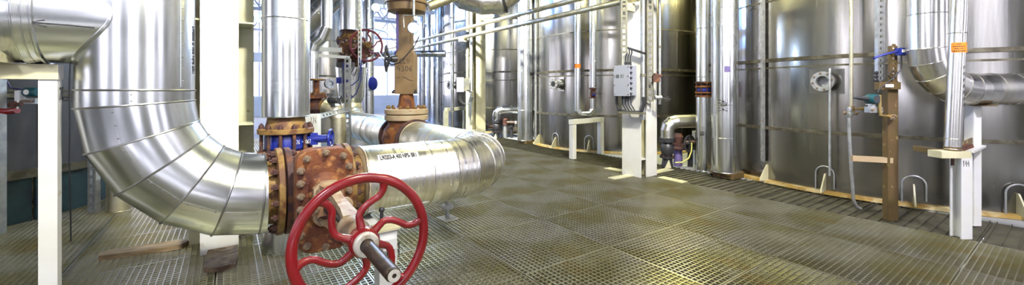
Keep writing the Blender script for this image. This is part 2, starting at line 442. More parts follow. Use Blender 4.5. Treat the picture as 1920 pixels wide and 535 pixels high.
wall('wall_back', 'x', -8.0, -11, 16, [(.9, 5.8)], 6.75, 4.6, 'wall_paint', 'painted hall wall behind the viewer')
MB().b2((16, -8, 0), (16.24, 25, 7)).build('wall_right', 'wall_paint', None, smooth=False)
tag(bpy.data.objects['wall_right'], 'painted hall wall behind the tanks', None, None, 'structure')
for k, y in enumerate((14.5, 17.5, 20.5, 23.5)):
    b = MB()
    b.b2((-11, y - .08, 4.3), (16, y + .08, 4.42)).b2((-11, y - .08, 5.5), (16, y + .08, 5.62))
    for i in range(18):
        x = -11 + 1.5 * i; b.bar((x, y, 4.4), (x + .75, y, 5.5), .07, .07).bar((x + .75, y, 5.5), (x + 1.5, y, 4.4), .07, .07)
    o = b.build('trim_%d' % (k + 1), 'frame_white', None, smooth=False)
    tag(o, 'white lattice roof truss across the far hall', None, 'roof trusses', 'structure')
# ------------------------------------------------------------------ added fill lamps, lower-level lamps and ceiling floodlights
def tube_lamp(x, y, z, along, m, label, L=1.5):
    r = thing('tube_lamp', label, 'lamp', (x, y, z), 'hanging tube lamps')
    d = VX if along == 'x' else VY; e = VY if along == 'x' else VX
    p = Vector((x, y, z))
    MB().bar(p - d * (L / 2 + .05) + VZ * .07, p + d * (L / 2 + .05) + VZ * .07, .34, .06).build('housing', 'frame_white', r)
    for s in (-1, 1):
        MB().cyl(p - d * L / 2 + e * .09 * s, p + d * L / 2 + e * .09 * s, .04, n=10).build('tube', m, r)
    for s in (-1, 1):
        if z > 0: MB().cyl(p + d * L * .4 * s + VZ * .1, Vector((p.x, p.y, 6.99)) + d * L * .4 * s, .008, n=6).build('rod', 'galv', r)
for x, y, al, m, lb, *zz in (  # unseen lamps added for fill and tint
    (3.7, -.5, 'y', 'fill_warm', 'fill tube lamp added over the near aisle'), (3.2, 4.8, 'y', 'fill_warm', 'fill tube lamp added over the aisle by the tanks'),
    (1.5, .0, 'x', 'fill_violet', 'violet fill lamp added before the big valve to light the white column'), (1.0, 6.8, 'y', 'fill_warm', 'fill tube lamp added behind the white column'),  # the violet one is added to brighten the white column
    (3.4, 9.2, 'y', 'fill_cool', 'blue fill tube lamp added over the middle aisle'), (1.6, -3.0, 'x', 'fill_warm', 'fill tube lamp added behind the viewer'),  # the blue ones are added to tint the far pipes
    (7.6, 4.75, 'x', 'fill_gap', 'fill tube lamp added in the gap to brighten the tanks', 3.7), (11.5, 5.2, 'x', 'fill_gap', 'fill tube lamp added behind the two nearer tanks', 3.2), (5.4, -2.0, 'y', 'fill_violet', 'violet fill tube lamp added by the right-hand tank'), (3.4, 14.0, 'y', 'fill_cool', 'blue fill tube lamp added in the far hall'),  # the gap pair is added only to brighten the shells there
    (0.4, 18.5, 'x', 'fill_cool', 'blue fill tube lamp added near the far windows'), (7.5, 18.5, 'x', 'fill_cool', 'blue fill tube lamp added behind the tanks')):
    tube_lamp(x, y, zz[0] if zz else 4.6, al, m, lb)
for x, y, lb in ((-1.2, 3.6, 'tube lamp under the grating by the valve'), (3.6, .6, 'tube lamp under the grating in the near aisle')):
    tube_lamp(x, y, -1.5, 'y', 'lamp_lower', lb, 1.0)

def ceiling_flood(loc, target, watts, color, label, size=.30, spread=150):
    loc = Vector(loc); aim = (Vector(target) - loc).normalized(); _, u, v = frame(aim)
    o = thing('ceiling_floodlight', label, 'floodlight', loc)
    MB().lathe(loc - aim * .20, aim, [(0, .08), (.06, .15), (.16, .20), (.19, .20), (.19, .16), (.10, .10)], 24, cap=False).build('housing', 'black_paint', o)
    MB().tube([loc + u * .22 - aim * .08, loc + u * .22 - aim * .08 + VZ * .25, loc - u * .22 - aim * .08 + VZ * .25, loc - u * .22 - aim * .08], .014, 6).build('yoke', 'galv', o)
    p = loc - aim * .08 + VZ * .25
    MB().cyl(p, Vector((p.x, p.y, 6.99)), .02, n=10).build('drop_rod', 'galv', o)
    l = bpy.data.lights.new('floodlight_beam', 'AREA'); l.shape = 'DISK'; l.size = size; l.energy = watts; l.color = color; l.spread = math.radians(spread)
    lo = bpy.data.objects.new('floodlight_beam', l); COL.objects.link(lo); lo.parent = o
    lo.rotation_mode = 'QUATERNION'; lo.rotation_quaternion = (-aim).to_track_quat('Z', 'Y'); lo.location = aim * .005
    return o
for a_ in FLOODS: ceiling_flood(*a_)
# ------------------------------------------------------------------ tanks
def tank(name, label, C, R, zs, nsec, m, bands, off=0.0, base_m='base_ochre', z0=0.0, top=True):
    C = Vector((C[0], C[1], z0)); r = thing(name, label, 'tank', C)
    na = 10
    for k in range(len(zs) - 1):
        for i in range(nsec):
            a0 = off + (k % 2) * .5 * 2 * PI / nsec + 2 * PI * i / nsec; a1 = a0 + 2 * PI / nsec
            b = MB(); vs = []; fs = []
            za, zb = zs[k] + .003, zs[k + 1] - .003
            for q in range(na + 1):
                t = a0 + (a1 - a0) * q / na; rr = R + .006 * (1 - q / na) + .004 * (k % 2)
                vs += [(C.x + rr * math.cos(t), C.y + rr * math.sin(t), za), (C.x + rr * math.cos(t), C.y + rr * math.sin(t), zb)]
            for q in range(na): fs.append((2 * q, 2 * q + 2, 2 * q + 3, 2 * q + 1))
            b.add(vs, fs)
            t = a0 + .0; n_ = Vector((math.cos(t), math.sin(t), 0)); s_ = Vector((-math.sin(t), math.cos(t), 0))
            b.bar(Vector((C.x, C.y, za)) + n_ * (R + .004), Vector((C.x, C.y, zb)) + n_ * (R + .004), .004, .01, up=s_)
            b.build('shell_panel', m, r, ang=25)
    for z, h in bands:
        MB().lathe((C.x, C.y, z - h / 2), VZ, [(0, R), (0, R + .035), (h, R + .035), (h, R)], 72, cap=False).build('stiffening_band', 'tank_band', r)
    for z in zs[1:-1]:
        if min(abs(z - bz) for bz, _ in bands) > .05:
            MB().lathe((C.x, C.y, z - .012), VZ, [(0, R), (0, R + .014), (.024, R + .014), (.024, R)], 72, cap=False).build('lap_seam', 'tank_band', r)
    if base_m:
        MB().lathe((C.x, C.y, z0), VZ, [(0, R - .05), (0, R + .085), (.035, R + .08), (.045, R - .05)], 72, cap=False).build('base_ring', base_m, r)
    if top:
        MB().lathe((C.x, C.y, zs[-1]), VZ, [(0, R), (.5, .05)], 48).build('roof', m, r)
    return r
CS = [0.02, .80, 1.68, 2.66, 3.66, 4.66, 5.4]
BANDS = [(.80, .045), (1.79, .05), (3.66, .05), (4.66, .05)]
T3, R3 = (9.42, 1.94), 3.0; T2, R2 = (8.47, 7.24), 2.2; T1, R1 = (8.5, 12.5), 2.25; T4, R4 = (-3.18, 7.63), 2.04
tank3 = tank('steel_tank', 'large stainless tank filling the right side behind the instrument stand', T3, R3, CS, 12, 'tank_steel', BANDS, off=.12)
tank2 = tank('steel_tank', 'stainless tank behind the grey junction box, between two other tanks', T2, R2, CS, 9, 'tank_steel', BANDS, off=.3)
tank1 = tank('steel_tank', 'farthest stainless tank behind the cream column, partly lit blue', T1, R1, CS, 9, 'tank_steel', [(.80, .045), (1.95, .05), (3.66, .05)], off=.7)
tank4 = tank('dark_tank', 'dark tank on a teal skirt at the left edge', T4, R4, [.48, 1.35, 2.6, 3.8, 5.0], 14, 'tank_dark', [(.50, .09), (1.30, .04)], off=.2, base_m=None)
for i in range(14):
    a = .2 + 2 * PI * i / 14
    def pp(a, z, r): return Vector((T4[0] + r * math.cos(a), T4[1] + r * math.sin(a), z))
    b = MB(); n = 5; vs = []; fs = []
    for q in range(n + 1):
        t = a + (2 * PI / 14 - .02) * q / n; vs += [pp(t, 0, R4 - .02), pp(t, .47, R4 - .02)]
    for q in range(n): fs.append((2 * q, 2 * q + 2, 2 * q + 3, 2 * q + 1))
    b.add(vs, fs).bar(pp(a, 0, R4 - .01), pp(a, .47, R4 - .01), .05, .03, up=(math.cos(a), math.sin(a), 0)).build('skirt_panel', 'dark_teal', tank4)
def thit(px, T, R):
    """angle on a tank's shell where the view ray of column px meets it, and its depth"""
    d = Cw((px - CX) / F, 1.0); d.z = 0
    C = Vector((T[0], T[1], 0)); bq = d.dot(C); aq = d.dot(d); disc = bq * bq - aq * (C.dot(C) - R * R)
    if disc < 0: disc = 0
    t = (bq - math.sqrt(disc)) / aq
    p = d * t - C
    return math.atan2(p.y, p.x), t
def anchor(tk, px, T, R, hoop=True):
    a, t = thit(px, T, R); n = Vector((math.cos(a), math.sin(a), 0)); s = Vector((-n.y, n.x, 0)); o = Vector((T[0], T[1], 0)) + n * R
    g = MB().prism([(0, .03), (.16, .03), (.16, .07), (.03, .26), (0, .26)], o - s * .008, n, VZ, s * .016).build('anchor_gusset', 'cream', tk)
    if hoop:
        path = [o + n * .03 + s * -.1 + VZ * .02] + [o + n * .03 + s * .1 * math.cos(PI - q * PI / 10) + VZ * (.26 + .1 * math.sin(q * PI / 10)) for q in range(11)] + [o + n * .03 + s * .1 + VZ * .08]
        h = MB().tube(path, .009, 8).build('anchor_hoop', 'galv', tk)
for px in (1548, 1713, 1907): anchor(tank3, px, T3, R3)
anchor(tank3, 1440, T3, R3, False)
for px in (1043, 1105): anchor(tank2, px, T2, R2)
anchor(tank2, 1012, T2, R2, False)
def nozzle(tk, px, py, T, R, r0=.085, L=.16):
    a, t = thit(px, T, R); n = Vector((math.cos(a), math.sin(a), 0)); s = Vector((-n.y, n.x, 0)); z = zat(py, t)
    o = Vector((T[0], T[1], z)) + n * R
    q = MB().lathe(o - n * .02, n, [(0, r0), (L, r0), (L, r0 * .8), (L * .3, r0 * .8), (L * .3, .001)], 28, cap=False).lathe(o + n * (L - .03), n, [(0, r0), (0, r0 * 1.5), (.03, r0 * 1.5), (.03, r0 * .82)], 28, cap=False).build('nozzle', 'galv', tk)
    bolts(tk, ringpts(o + n * L, n, r0 * 1.25, 8, .2), n, .02)
    MB().box(o + n * .008, (.012, r0 * 4.4, r0 * 3.8), rz=a).build('nozzle_plate', 'tank_steel', tk)
    return o, n, s
o, n, s = nozzle(tank3, 1550, 153, T3, R3)
MB().tube([o + n * .18 + s * .09 + VZ * .16, o + n * .19 + s * .09 + VZ * .10, o + n * .19 + s * .09 - VZ * 1.2], .014, 8).build('drain_pipe', 'galv', tank3)
nozzle(tank2, 1047, 158, T2, R2, r0=.085, L=.18)
nozzle(tank1, 849, 160, T1, R1, r0=.09)
nozzle(tank3, 1250, 30, T2, R2, r0=.05, L=.04) if False else None
# angle-iron uprights on the tank shells
def upright(tk, px, T, R, z0, z1, w=.07, dep=.05, m='galv', out=.04):
    a, t = thit(px, T, R); n = Vector((math.cos(a), math.sin(a), 0)); s = Vector((-n.y, n.x, 0)); o = Vector((T[0], T[1], 0)) + n * (R + out)
    b = MB().box(o + VZ * (z0 + z1) / 2, (.008, w, z1 - z0), rz=a).box(o + n * dep / 2 + s * w / 2 + VZ * (z0 + z1) / 2, (dep, .008, z1 - z0), rz=a)
    k = b.build('upright', m, tk)
    bolts(tk, [o + n * .006 + VZ * (z0 + .15 + .45 * i) for i in range(int((z1 - z0) / .45))], n, .018)
upright(tank3, 1434, T3, R3, .3, 5.0)
upright(tank2, 1008, T2, R2, .05, 5.0, w=.05)
# ------------------------------------------------------------------ foreground pipe line
LA, LZ = 3.24, .65                       # the line's y and axis height
def ring_bead(b, c, d, r, t=.006): b.tube(ringpts(c, d, r, 40), t, 6, closed=True)
p1 = thing('insulated_pipe', 'huge silver-clad pipe bending from vertical into the rusty valve at left', 'pipe', (-.43, LA, 0))
RP = .265
pts = [(-.43, LA, 5.0), (-.43, LA, 3.2), (-.43, LA, 2.3), (-.43, LA, 1.352)]
pts += [tuple(p) for p in arc((.19, LA, LZ + .62), (-1, 0, 0), (0, 0, -1), .62, 0, PI / 2, 5)] + [(.215, LA, LZ)]
secs = clad(p1, pts, RP, 'alu', 48, bead=.006, bead_m='seam')
# longitudinal lap seams with rivets on some sections
def lap(parent, p, q, n, m='seam', w=.02):
    p = Vector(p); q = Vector(q); n = Vector(n).normalized()
    o = MB().bar(p, q, w, .004, up=n).build('lap_strip', m, parent)
    L = (q - p).length; k = max(2, int(L / .07))
    bolts(parent, [p + (q - p) * (i + .5) / k + n * .002 for i in range(k)], n, .007, 'seam', 'rivet', False)
nv = Vector((.02, -1, 0)).normalized()
lap(p1, Vector((-.43, LA, 1.345)) + nv * RP, Vector((-.43, LA, 1.275)) + nv * RP, nv, 'alu', .012)
for j in range(5):
    def gp(i):
        P_ = Vector(pts[3 + 1 + i]); a_ = (PI / 2) * i / 5; out_ = Vector((-math.cos(a_), 0, -math.sin(a_)))
        n_ = (Vector((0, -math.cos(.28), 0)) + out_ * math.sin(.28)).normalized(); return P_ + n_ * (RP + .0), n_
    (pa_, na_), (pb_, nb_) = gp(j), gp(j + 1)
    lap(p1, pa_, pb_, na_ + nb_, 'alu', .013)
n2 = Vector((.80, -.60, 0)).normalized()
lap(p1, Vector((-.43, LA, 3.1)) + n2 * RP, Vector((-.43, LA, 1.37)) + n2 * RP, n2, 'alu')
# branch to the left with its fishmouth joint and reducer
BZ = 1.755; BR = .255
clad(p1, [(-.44, LA, BZ), (-.80, LA, BZ)], BR, 'alu', 48, name='branch_cladding')
b = MB().lathe((-.80, LA, BZ), -VX, [(0, BR + .004), (.05, BR + .016), (.06, BR + .004), (.12, BR), (.35, .19), (1.6, .19)], 48, cap=False).build('branch_reducer', 'alu', p1)
for x, rr_ in ((-.79, BR + .006), (-.825, BR + .006), (-.855, BR + .006), (-1.15, .195)):
    b = MB(); ring_bead(b, (x, LA, BZ), VX, rr_, .007); b.build('reducer_ring', 'alu', p1)
b = MB(); cur = []
for q in range(72):
    ph = 2 * PI * q / 72
    cur.append((-.43 - math.sqrt(max(RP ** 2 - (BR * math.cos(ph)) ** 2, 1e-6)) - .003, LA + BR * 1.006 * math.cos(ph), BZ + BR * 1.006 * math.sin(ph)))
b.tube(cur, .009, 6, closed=True).build('fishmouth_seam', 'alu', p1)
# painted flow arrow on the branch
b = MB()
def bs(x, ph): return Vector((x, LA - (BR + .001) * math.cos(ph), BZ + (BR + .001) * math.sin(ph)))
b.tube([bs(-.57, -.30), bs(-.66, -.28), bs(-.80, -.27)], .003, 5).tube([bs(-.745, -.21), bs(-.80, -.27), bs(-.74, -.34)], .003, 5)
b.build('flow_arrow', 'ink', p1)
# stencilled line numbers
def cyl_text(parent, txt, size, o, axis, r, phi0, e0, e1, squeeze=1.0, rot=1, m='ink', name='stencil'):
    """text running along axis, wrapped round it; phi measured from e0 towards e1"""
    vs, fs = text_mesh(txt, size, 0, squeeze); o = Vector(o); axis = Vector(axis); e0 = Vector(e0); e1 = Vector(e1)
    out = []
    for x, y, z in vs:
        ph = phi0 + y / r; rr = r + .0015 + z
        out.append(o + axis * x + (e0 * math.cos(ph) + e1 * math.sin(ph)) * rr)
    return MB().add(out, fs).build(name, m, parent, smooth=False)
e0 = Vector((.40, -.92, 0)).normalized(); e1 = VZ.cross(e0)
cyl_text(p1, 'L90203 B 400 NPS BR1', .05, (-.43, LA, 1.60), -VZ, RP, .95, e0, e1, .62)
# bare flanged end
V = Vector((.515, LA, LZ))
def gate_valve(root, V, d, e, w, wheel_t=1.32, stem_t=1.74, body='rust', plate='rust_plate', yk='yoke_cream', wheel='red_paint', fl=('rust_yellow', 'rust_dark', 'rust_dark', 'rust_yellow'), rest=False):
    d, e, w = Vector(d), Vector(e), Vector(w)
    def P(x, t, y): return V + d * x + e * t + w * y
    MB().lathe(P(-.31, 0, 0), d, [(0, .215), (.07, .215)], 32).build('pipe_neck', 'rust_yellow', root)
    MB().lathe(P(.235, 0, 0), d, [(0, .215), (.09, .215)], 32).build('pipe_neck', 'rust_yellow', root)
    MB().lathe(P(-.17, 0, 0), d, [(0, .24), (.05, .22), (.17, .235), (.29, .22), (.34, .24)], 32).build('flow_body', 'rust_dark', root)
    for x, m in ((-.245, fl[0]), (-.195, fl[1]), (.145, fl[2]), (.195, fl[3])):
        MB().lathe(P(x, 0, 0), d, [(0, .29), (.005, .298), (.037, .298), (.042, .29)], 48).build('flange', m, root)
    for x in (-.201, .189):
        MB().lathe(P(x, 0, 0), d, [(0, .255), (.005, .255)], 32).build('gasket', 'black', root)
    for x, dd in ((-.245, -1), (-.153, 1), (.145, -1), (.237, 1)):
        bolts(root, ringpts(P(x, 0, 0), d, .262, 16, .1), d * dd, .036, 'rust_dark')
    # gate chamber
    rings = []; b = MB(); k = 0
    for t, wx, wy in ((-.20, .16, .40), (-.12, .20, .50), (0, .24, .54), (.2, .25, .54), (.36, .25, .55)):
        pts_ = rrect(wx, wy, min(wx, wy) * .45, 5); rings.append([P(x, t, y) for x, y in pts_]); k = len(pts_)
    vs = [p for r_ in rings for p in r_]; fs = [tuple(range(k)), tuple((len(rings) - 1) * k + i for i in range(k))]
    for r_ in range(len(rings) - 1):
        for i in range(k): fs.append((r_ * k + i, r_ * k + (i + 1) % k, (r_ + 1) * k + (i + 1) % k, (r_ + 1) * k + i))
    b.add(vs, fs).build('gate_chamber', body, root, ang=50)
    PW, PH = .345, .665
    for t0, sc, m in ((.36, 1.0, body), (.402, .985, plate)):
        b = MB(); o_ = rrect(PW * sc, PH * sc, .10, 7); i_ = rrect(PW * sc - .012, PH * sc - .012, .095, 7); n_ = len(o_)
        vs = [P(x, t0, y) for x, y in o_] + [P(x, t0 + .032, y) for x, y in o_] + [P(x, t0 + .038, y) for x, y in i_]
        fs = [tuple(range(n_))] + [(q, (q + 1) % n_, n_ + (q + 1) % n_, n_ + q) for q in range(n_)] + [(n_ + q, n_ + (q + 1) % n_, 2 * n_ + (q + 1) % n_, 2 * n_ + q) for q in range(n_)] + [tuple(range(2 * n_, 3 * n_))]
        b.add(vs, fs).build('bonnet_flange', m, root, ang=30)
    # raised bonnet dome
    rings = []
    for t, wx, wy in ((.438, .20, .36), (.452, .19, .34), (.478, .15, .28), (.50, .12, .24)):
        rings.append([P(x, t, y) for x, y in rrect(wx, wy, wx * .45, 5)])
    k = len(rings[0]); vs = [p for r_ in rings for p in r_]; fs = [tuple(range(k)), tuple(3 * k + i for i in range(k))]
    for r_ in range(3):
        for i in range(k): fs.append((r_ * k + i, r_ * k + (i + 1) % k, (r_ + 1) * k + (i + 1) % k, (r_ + 1) * k + i))
    MB().add(vs, fs).build('bonnet_dome', plate, root, ang=50)
    bp = []
    hx, hy = PW / 2 - .03, PH / 2 - .03
    for y in (-.20, -.12, -.04, .04, .12, .20): bp += [(-hx, y), (hx, y)]
    bp += [(0, hy), (0, -hy), (-hx + .035, hy - .03), (hx - .035, hy - .03), (-hx + .035, -hy + .03), (hx - .035, -hy + .03)]
    bolts(root, [P(x, .438, y) for x, y in bp], e, .034)
    # yoke: two arms springing from bolted pads and closing round the stem
    for sy in (1, -1):
        b = MB()
        pad = [(-.085, .035), (.085, .035), (.085, .10), (.05, .135), (-.05, .135), (-.085, .10)]
        b.prism([(x, y * sy) for x, y in pad], P(0, .50, 0), d, w, e * .045)
        vs = []
        for t, y0, hw, th in ((.52, .10, .06, .045), (.62, .095, .038, .042), (.80, .08, .028, .038), (1.0, .062, .032, .042), (1.10, .045, .042, .05)):
            y0 *= sy
            vs += [P(-hw, t, y0 - th / 2), P(hw, t, y0 - th / 2), P(hw, t, y0 + th / 2), P(-hw, t, y0 + th / 2)]
        fs = [(0, 1, 2, 3), (16, 17, 18, 19)]
        for q in range(4):
            for i in range(4): fs.append((4 * q + i, 4 * q + (i + 1) % 4, 4 * q + 4 + (i + 1) % 4, 4 * q + 4 + i))
        b.add(vs, fs).build('yoke_arm', yk, root, ang=30)
        bolts(root, [P(-.05, .545, .075 * sy), P(.05, .545, .075 * sy)], e, .036)
    MB().lathe(P(0, 1.06, 0), e, [(0, .06), (.03, .07), (.13, .07), (.16, .062), (.20, .055)], 28).build('yoke_hub', yk, root)
    MB().lathe(P(0, .49, 0), e, [(0, .065), (.10, .065), (.10, .085), (.125, .085), (.125, .05), (.17, .05)], 24).build('gland', 'rust_dark', root)
    MB().prism(rrect(.24, .09, .04, 5), P(0, .62, 0), d, w, e * .022).build('gland_flange', yk, root)
    bolts(root, [P(-.09, .642, 0), P(.09, .642, 0)], e, .03)
    b = MB(); pr = []; t = .5
    while t < stem_t - .02:
        pr += [(t, .029), (t + .006, .0305), (t + .012, .029)]; t += .016
    pr += [(stem_t - .012, .029), (stem_t, .026)]
    b.lathe(V, e, pr, 20).build('stem', 'dark_stem', root, ang=60)
    MB().lathe(P(0, stem_t - .002, 0), e, [(0, .0255), (.004, .024), (.004, .010), (.001, .008)], 20).build('stem_end', 'nut_white', root)
    # handwheel
    RW = .295
    b = MB()
    b.tube([P(RW * math.cos(2 * PI * q / 64), wheel_t, RW * math.sin(2 * PI * q / 64)) for q in range(64)], .0235, 12, closed=True, flat=.85, up=e)
    for q in range(6):
        th = math.radians(12 + 60 * q); path = []; rr = []
        for i in range(15):
            f = i / 14; r = .05 + (RW - .05) * f
            g = min(1, max(0, (r - .11) / (.215 - .11))); g = g * g * (3 - 2 * g)
            off = math.radians(27) * (1 - g) - math.radians(4) * math.sin(PI * min(1, max(0, (f - .55) / .45)))
            path.append(P(r * math.cos(th + off), wheel_t - .012 * math.sin(PI * f), r * math.sin(th + off)))
            rr.append(.0165 + .006 * abs(2 * f - 1) ** 3)
        b.tube(path, rr, 10, flat=.8, up=e)
    b.lathe(P(0, wheel_t - .035, 0), e, [(0, .06), (.01, .068), (.06, .068), (.07, .06)], 28)
    hw = b.build('handwheel', wheel, root, ang=50)
    MB().lathe(P(0, wheel_t + .03, 0), e, [(0, .057), (.022, .057), (.03, .05), (.03, .032)], 24, cap=False).build('wheel_nut', 'nut_white', hw)
gv = thing('gate_valve', 'rusty gate valve with the big bright red handwheel in the foreground', 'valve', (V.x, V.y, 0))
gate_valve(gv, V, VX, -VY, VZ)
# U-bend back to the control valve
p2 = thing('insulated_pipe', 'silver U-bend pipe with stencilled number right of the rusty valve', 'pipe', (1.54, LA, 0))
MB().lathe((.82, LA, LZ), VX, [(0, .215), (.0, .235), (.022, RP + .004), (.03, RP + .004)], 48, cap=False).build('end_collar', 'flange_cream', p2)
el = [tuple(p) for p in arc((1.56, LA + .6, LZ), (0, -1, 0), (1, 0, 0), .6, 0, PI / 2, 6)]
clad(p2, [(.84, LA, LZ), (1.36, LA, LZ)] + el, RP, 'alu_ridged', 48)
clad(p2, [(2.16, LA + .6, LZ), (2.16, 4.5, LZ), (2.16, 5.33, LZ)], RP, 'alu_dusty', 40)
lap(p2, (.86, LA - RP * math.cos(-.9), LZ + RP * math.sin(-.9)), (1.34, LA - RP * math.cos(-.9), LZ + RP * math.sin(-.9)), (0, -math.cos(.9), -math.sin(.9)), 'alu')
ph = .80
b = MB(); vs = []; fs = []
for q in range(7):
    f = ph - .12 + .24 * q / 6
    vs += [(.925, LA - (RP + .001) * math.cos(f), LZ + (RP + .001) * math.sin(f)), (1.245, LA - (RP + .001) * math.cos(f), LZ + (RP + .001) * math.sin(f))]
for q in range(6): fs.append((2 * q, 2 * q + 1, 2 * q + 3, 2 * q + 2))
b.add(vs, fs).build('number_label', 'sticker', p2)
cyl_text(p2, 'L90203-A 400 NPS- BR1', .058, (1.085, LA, LZ), VX, RP + .001, ph, -VY, VZ, .50)
# pedestal under the U-bend
q = Cw(-.68, 4.24)
ps = thing('pipe_pedestal', 'small white pedestal with round flange under the silver U-bend', 'pipe support', (q.x, q.y, 0))
MB().box((q.x, q.y, .008), (.17, .17, .014), rz=.1).build('base_plate', 'white_paint', ps)
MB().cyl((q.x, q.y, .015), (q.x, q.y, .39), .022, n=14).build('post', 'galv', ps)
MB().lathe((q.x, q.y, .11), VZ, [(0, .06), (.012, .066), (.02, .066), (.028, .066), (.04, .06)], 24).build('flange', 'white_paint', ps)
# post numbered 121 with the arm carrying the line
q = Cw(-.845, 2.70)
sp = thing('support_post', 'white steel post marked 121 behind the red handwheel', 'support', (q.x, q.y, 0))
MB().box((q.x, q.y, .215), (.115, .115, .43)).build('post', 'white_paint', sp)
MB().box((q.x, q.y + .22, .345), (.09, .62, .07)).build('arm', 'white_paint', sp)
MB().box((q.x, q.y, .437), (.15, .15, .014)).build('cap_plate', 'cream', sp)
b = MB().cyl((q.x - .02, q.y + .02, .44), (q.x - .02, q.y + .02, .53), .012, n=10).ball((q.x - .02, q.y + .02, .55), .02)
b.build('stud', 'black_paint', sp)
handwriting(sp, '121', (q.x - .022, q.y - .0585, .24), VX * .5, VZ, .10, .003)
# vertical pipe with the blue butterfly valve
c = Cw(-1.945, 3.48); vp = thing('vertical_pipe', 'silver vertical pipe right of the white column, going down through the floor', 'pipe', (c.x, c.y, 0))
def up(z): return Vector((c.x, c.y, z))
clad(vp, [up(5.2), up(3.2), up(1.955), up(1.13)], .182, 'alu', 40)
clad(vp, [up(.58), up(-.10)], .182, 'alu', 40)
MB().cyl(up(.50), up(.80), .14, n=28).build('bare_pipe', 'rust_dark', vp)
MB().lathe(up(1.03), VZ, [(0, .165), (.05, .15), (.11, .14)], 32).build('bare_pipe', 'rust_yellow', vp)
bv = thing('butterfly_valve', 'blue butterfly valve between rusty flanges under the silver vertical pipe', 'valve', up(.80))
MB().lathe(up(.985), VZ, [(0, .21), (.006, .216), (.04, .216), (.046, .21)], 40).build('flange', 'rust_yellow', bv)
MB().lathe(up(.80), VZ, [(0, .21), (.006, .216), (.036, .216), (.042, .21)], 40).build('flange', 'rust', bv)
MB().lathe(up(.842), VZ, [(0, .15), (.02, .165), (.12, .165), (.143, .15)], 36).build('valve_body', 'blue_paint', bv)
for pnt in ringpts(up(.84), VZ, .19, 12, .2): MB().cyl(pnt, pnt + VZ * .15, .014, n=8).build('stud', 'rust_dark', bv)
bolts(bv, ringpts(up(1.031), VZ, .19, 12, .2), VZ, .034, 'rust_dark'); bolts(bv, ringpts(up(.80), VZ, .19, 12, .2), -VZ, .034, 'rust_dark')
sx = Vector((.9, -.43, 0)).normalized(); hx = up(.93) + sx * .16
MB().cyl(hx, hx + sx * .19, .035, n=16).box(hx + sx * .06, (.06, .06, .1)).build('gear_shaft', 'blue_paint', bv)
b = MB(); b.tube(ringpts(hx + sx * .20, sx, .075, 24), .012, 8, closed=True)
for pnt in ringpts(hx + sx * .20, sx, .075, 3): b.cyl(hx + sx * .20, pnt, .009, n=8)
b.lathe(hx + sx * .18, sx, [(0, .03), (.04, .03)], 14).build('small_handwheel', 'blue_paint', bv)
handwriting(bv, '0 26 - 067', up(.90) + Vector((.03, -.166, 0)), VX * .5, VZ, .035, .002, 'sticker')
# ------------------------------------------------------------------ control valve on the return leg
tx, ty = 2.16, 5.76
cv = thing('control_valve', 'tan control valve marked 4306 on a rusty body with cream flanges', 'valve', (tx, ty, 0))
MB().lathe((tx, ty, .28), VZ, [(0, .16), (.06, .25), (.2, .33), (.37, .35), (.5, .32), (.58, .26), (.64, .255)], 40).build('globe_body', 'rust', cv)
for s in (-1, 1):
    MB().lathe((tx, ty + s * .24, LZ), VY * s, [(0, .27), (.10, .22), (.12, .22)], 32).build('side_neck', 'rust', cv)
    MB().lathe((tx, ty + s * .345, LZ), VY * s, [(0, .29), (.006, .298), (.04, .298), (.046, .29)], 40).build('side_flange', 'rust_dark', cv)
for z0, m in ((.915, 'flange_cream'), (1.005, 'flange_cream')):
    MB().lathe((tx, ty, z0), VZ, [(0, .295), (.01, .31), (.07, .31), (.082, .295)], 44).build('cover_flange', m, cv)
bolts(cv, ringpts((tx, ty, 1.087), VZ, .265, 16, .1), VZ, .04, 'rust_yellow')
MB().lathe((tx, ty, 1.085), VZ, [(0, .17), (.02, .125), (.2, .10), (.24, .10)], 28).build('bonnet_neck', 'rust', cv)
RC = -.10      # the actuator box stands slightly turned
Rm = Matrix.Rotation(-TH, 3, 'Z')
def cvp(x, y, z): return Vector((tx, ty, z)) + Rm @ Vector((x, y, 0))
ux, uy = Rm @ VX, Rm @ VY
b = MB().prism([(-.135, 1.30), (.135, 1.30), (.135, 1.86), (.09, 1.95), (-.09, 1.95), (-.135, 1.86)], cvp(0, -.12, 0), ux, VZ, uy * .24)
b.build('actuator_box', 'tan_paint', cv)
MB().box(cvp(-.142, 0, 1.62), (.012, .20, .60), M=Rm).build('side_plate', 'blue_paint', cv)
bolts(cv, [cvp(x, -.10, 1.305) for x in (-.16, .16)], VZ, .05, 'black_paint')
MB().box(cvp(0, 0, 2.22), (.18, .15, .56), M=Rm).build('actuator_column', 'tan_paint', cv)
MB().box(cvp(-.115, .02, 2.2), (.05, .16, .58), M=Rm).build('column_rail', 'purple_paint', cv)
MB().lathe((tx, ty, 2.48), VZ, [(0, .20), (.03, .27), (.10, .285), (.75, .285), (.85, .24)], 40).build('actuator_drum', 'tan_paint', cv)
MB().tube([cvp(.30 * math.cos(t), .30 * math.sin(t), 2.62) for t in [2 * PI * i / 32 for i in range(32)]], .008, 6, closed=True).build('drum_band', 'rust_dark', cv)
handwriting(cv, 'CCV', cvp(-.075, -.1215, 1.74), ux, VZ, .07, .004); handwriting(cv, '4306', cvp(-.105, -.1215, 1.63), ux, VZ, .075, .004)
b = MB().tube([cvp(-.11, -.122, 1.54), cvp(-.06, -.122, 1.535)], .003, 5).tube([cvp(-.03, -.122, 1.55), cvp(.03, -.122, 1.53), cvp(.07, -.122, 1.50), cvp(.125, -.122, 1.49)], .004, 5)
b.build('scratch', 'ink', cv)
wc = Vector((1.88, ty, 1.81))
MB().cyl(wc + VX * -.02, wc + VX * .16, .022, n=12).lathe(wc + VX * .05, VX, [(0, .05), (.08, .06)], 16).build('wheel_shaft', 'black_paint', cv)
wx = (CAMX + CAMY * .22).normalized(); wc = wc - VX * .02
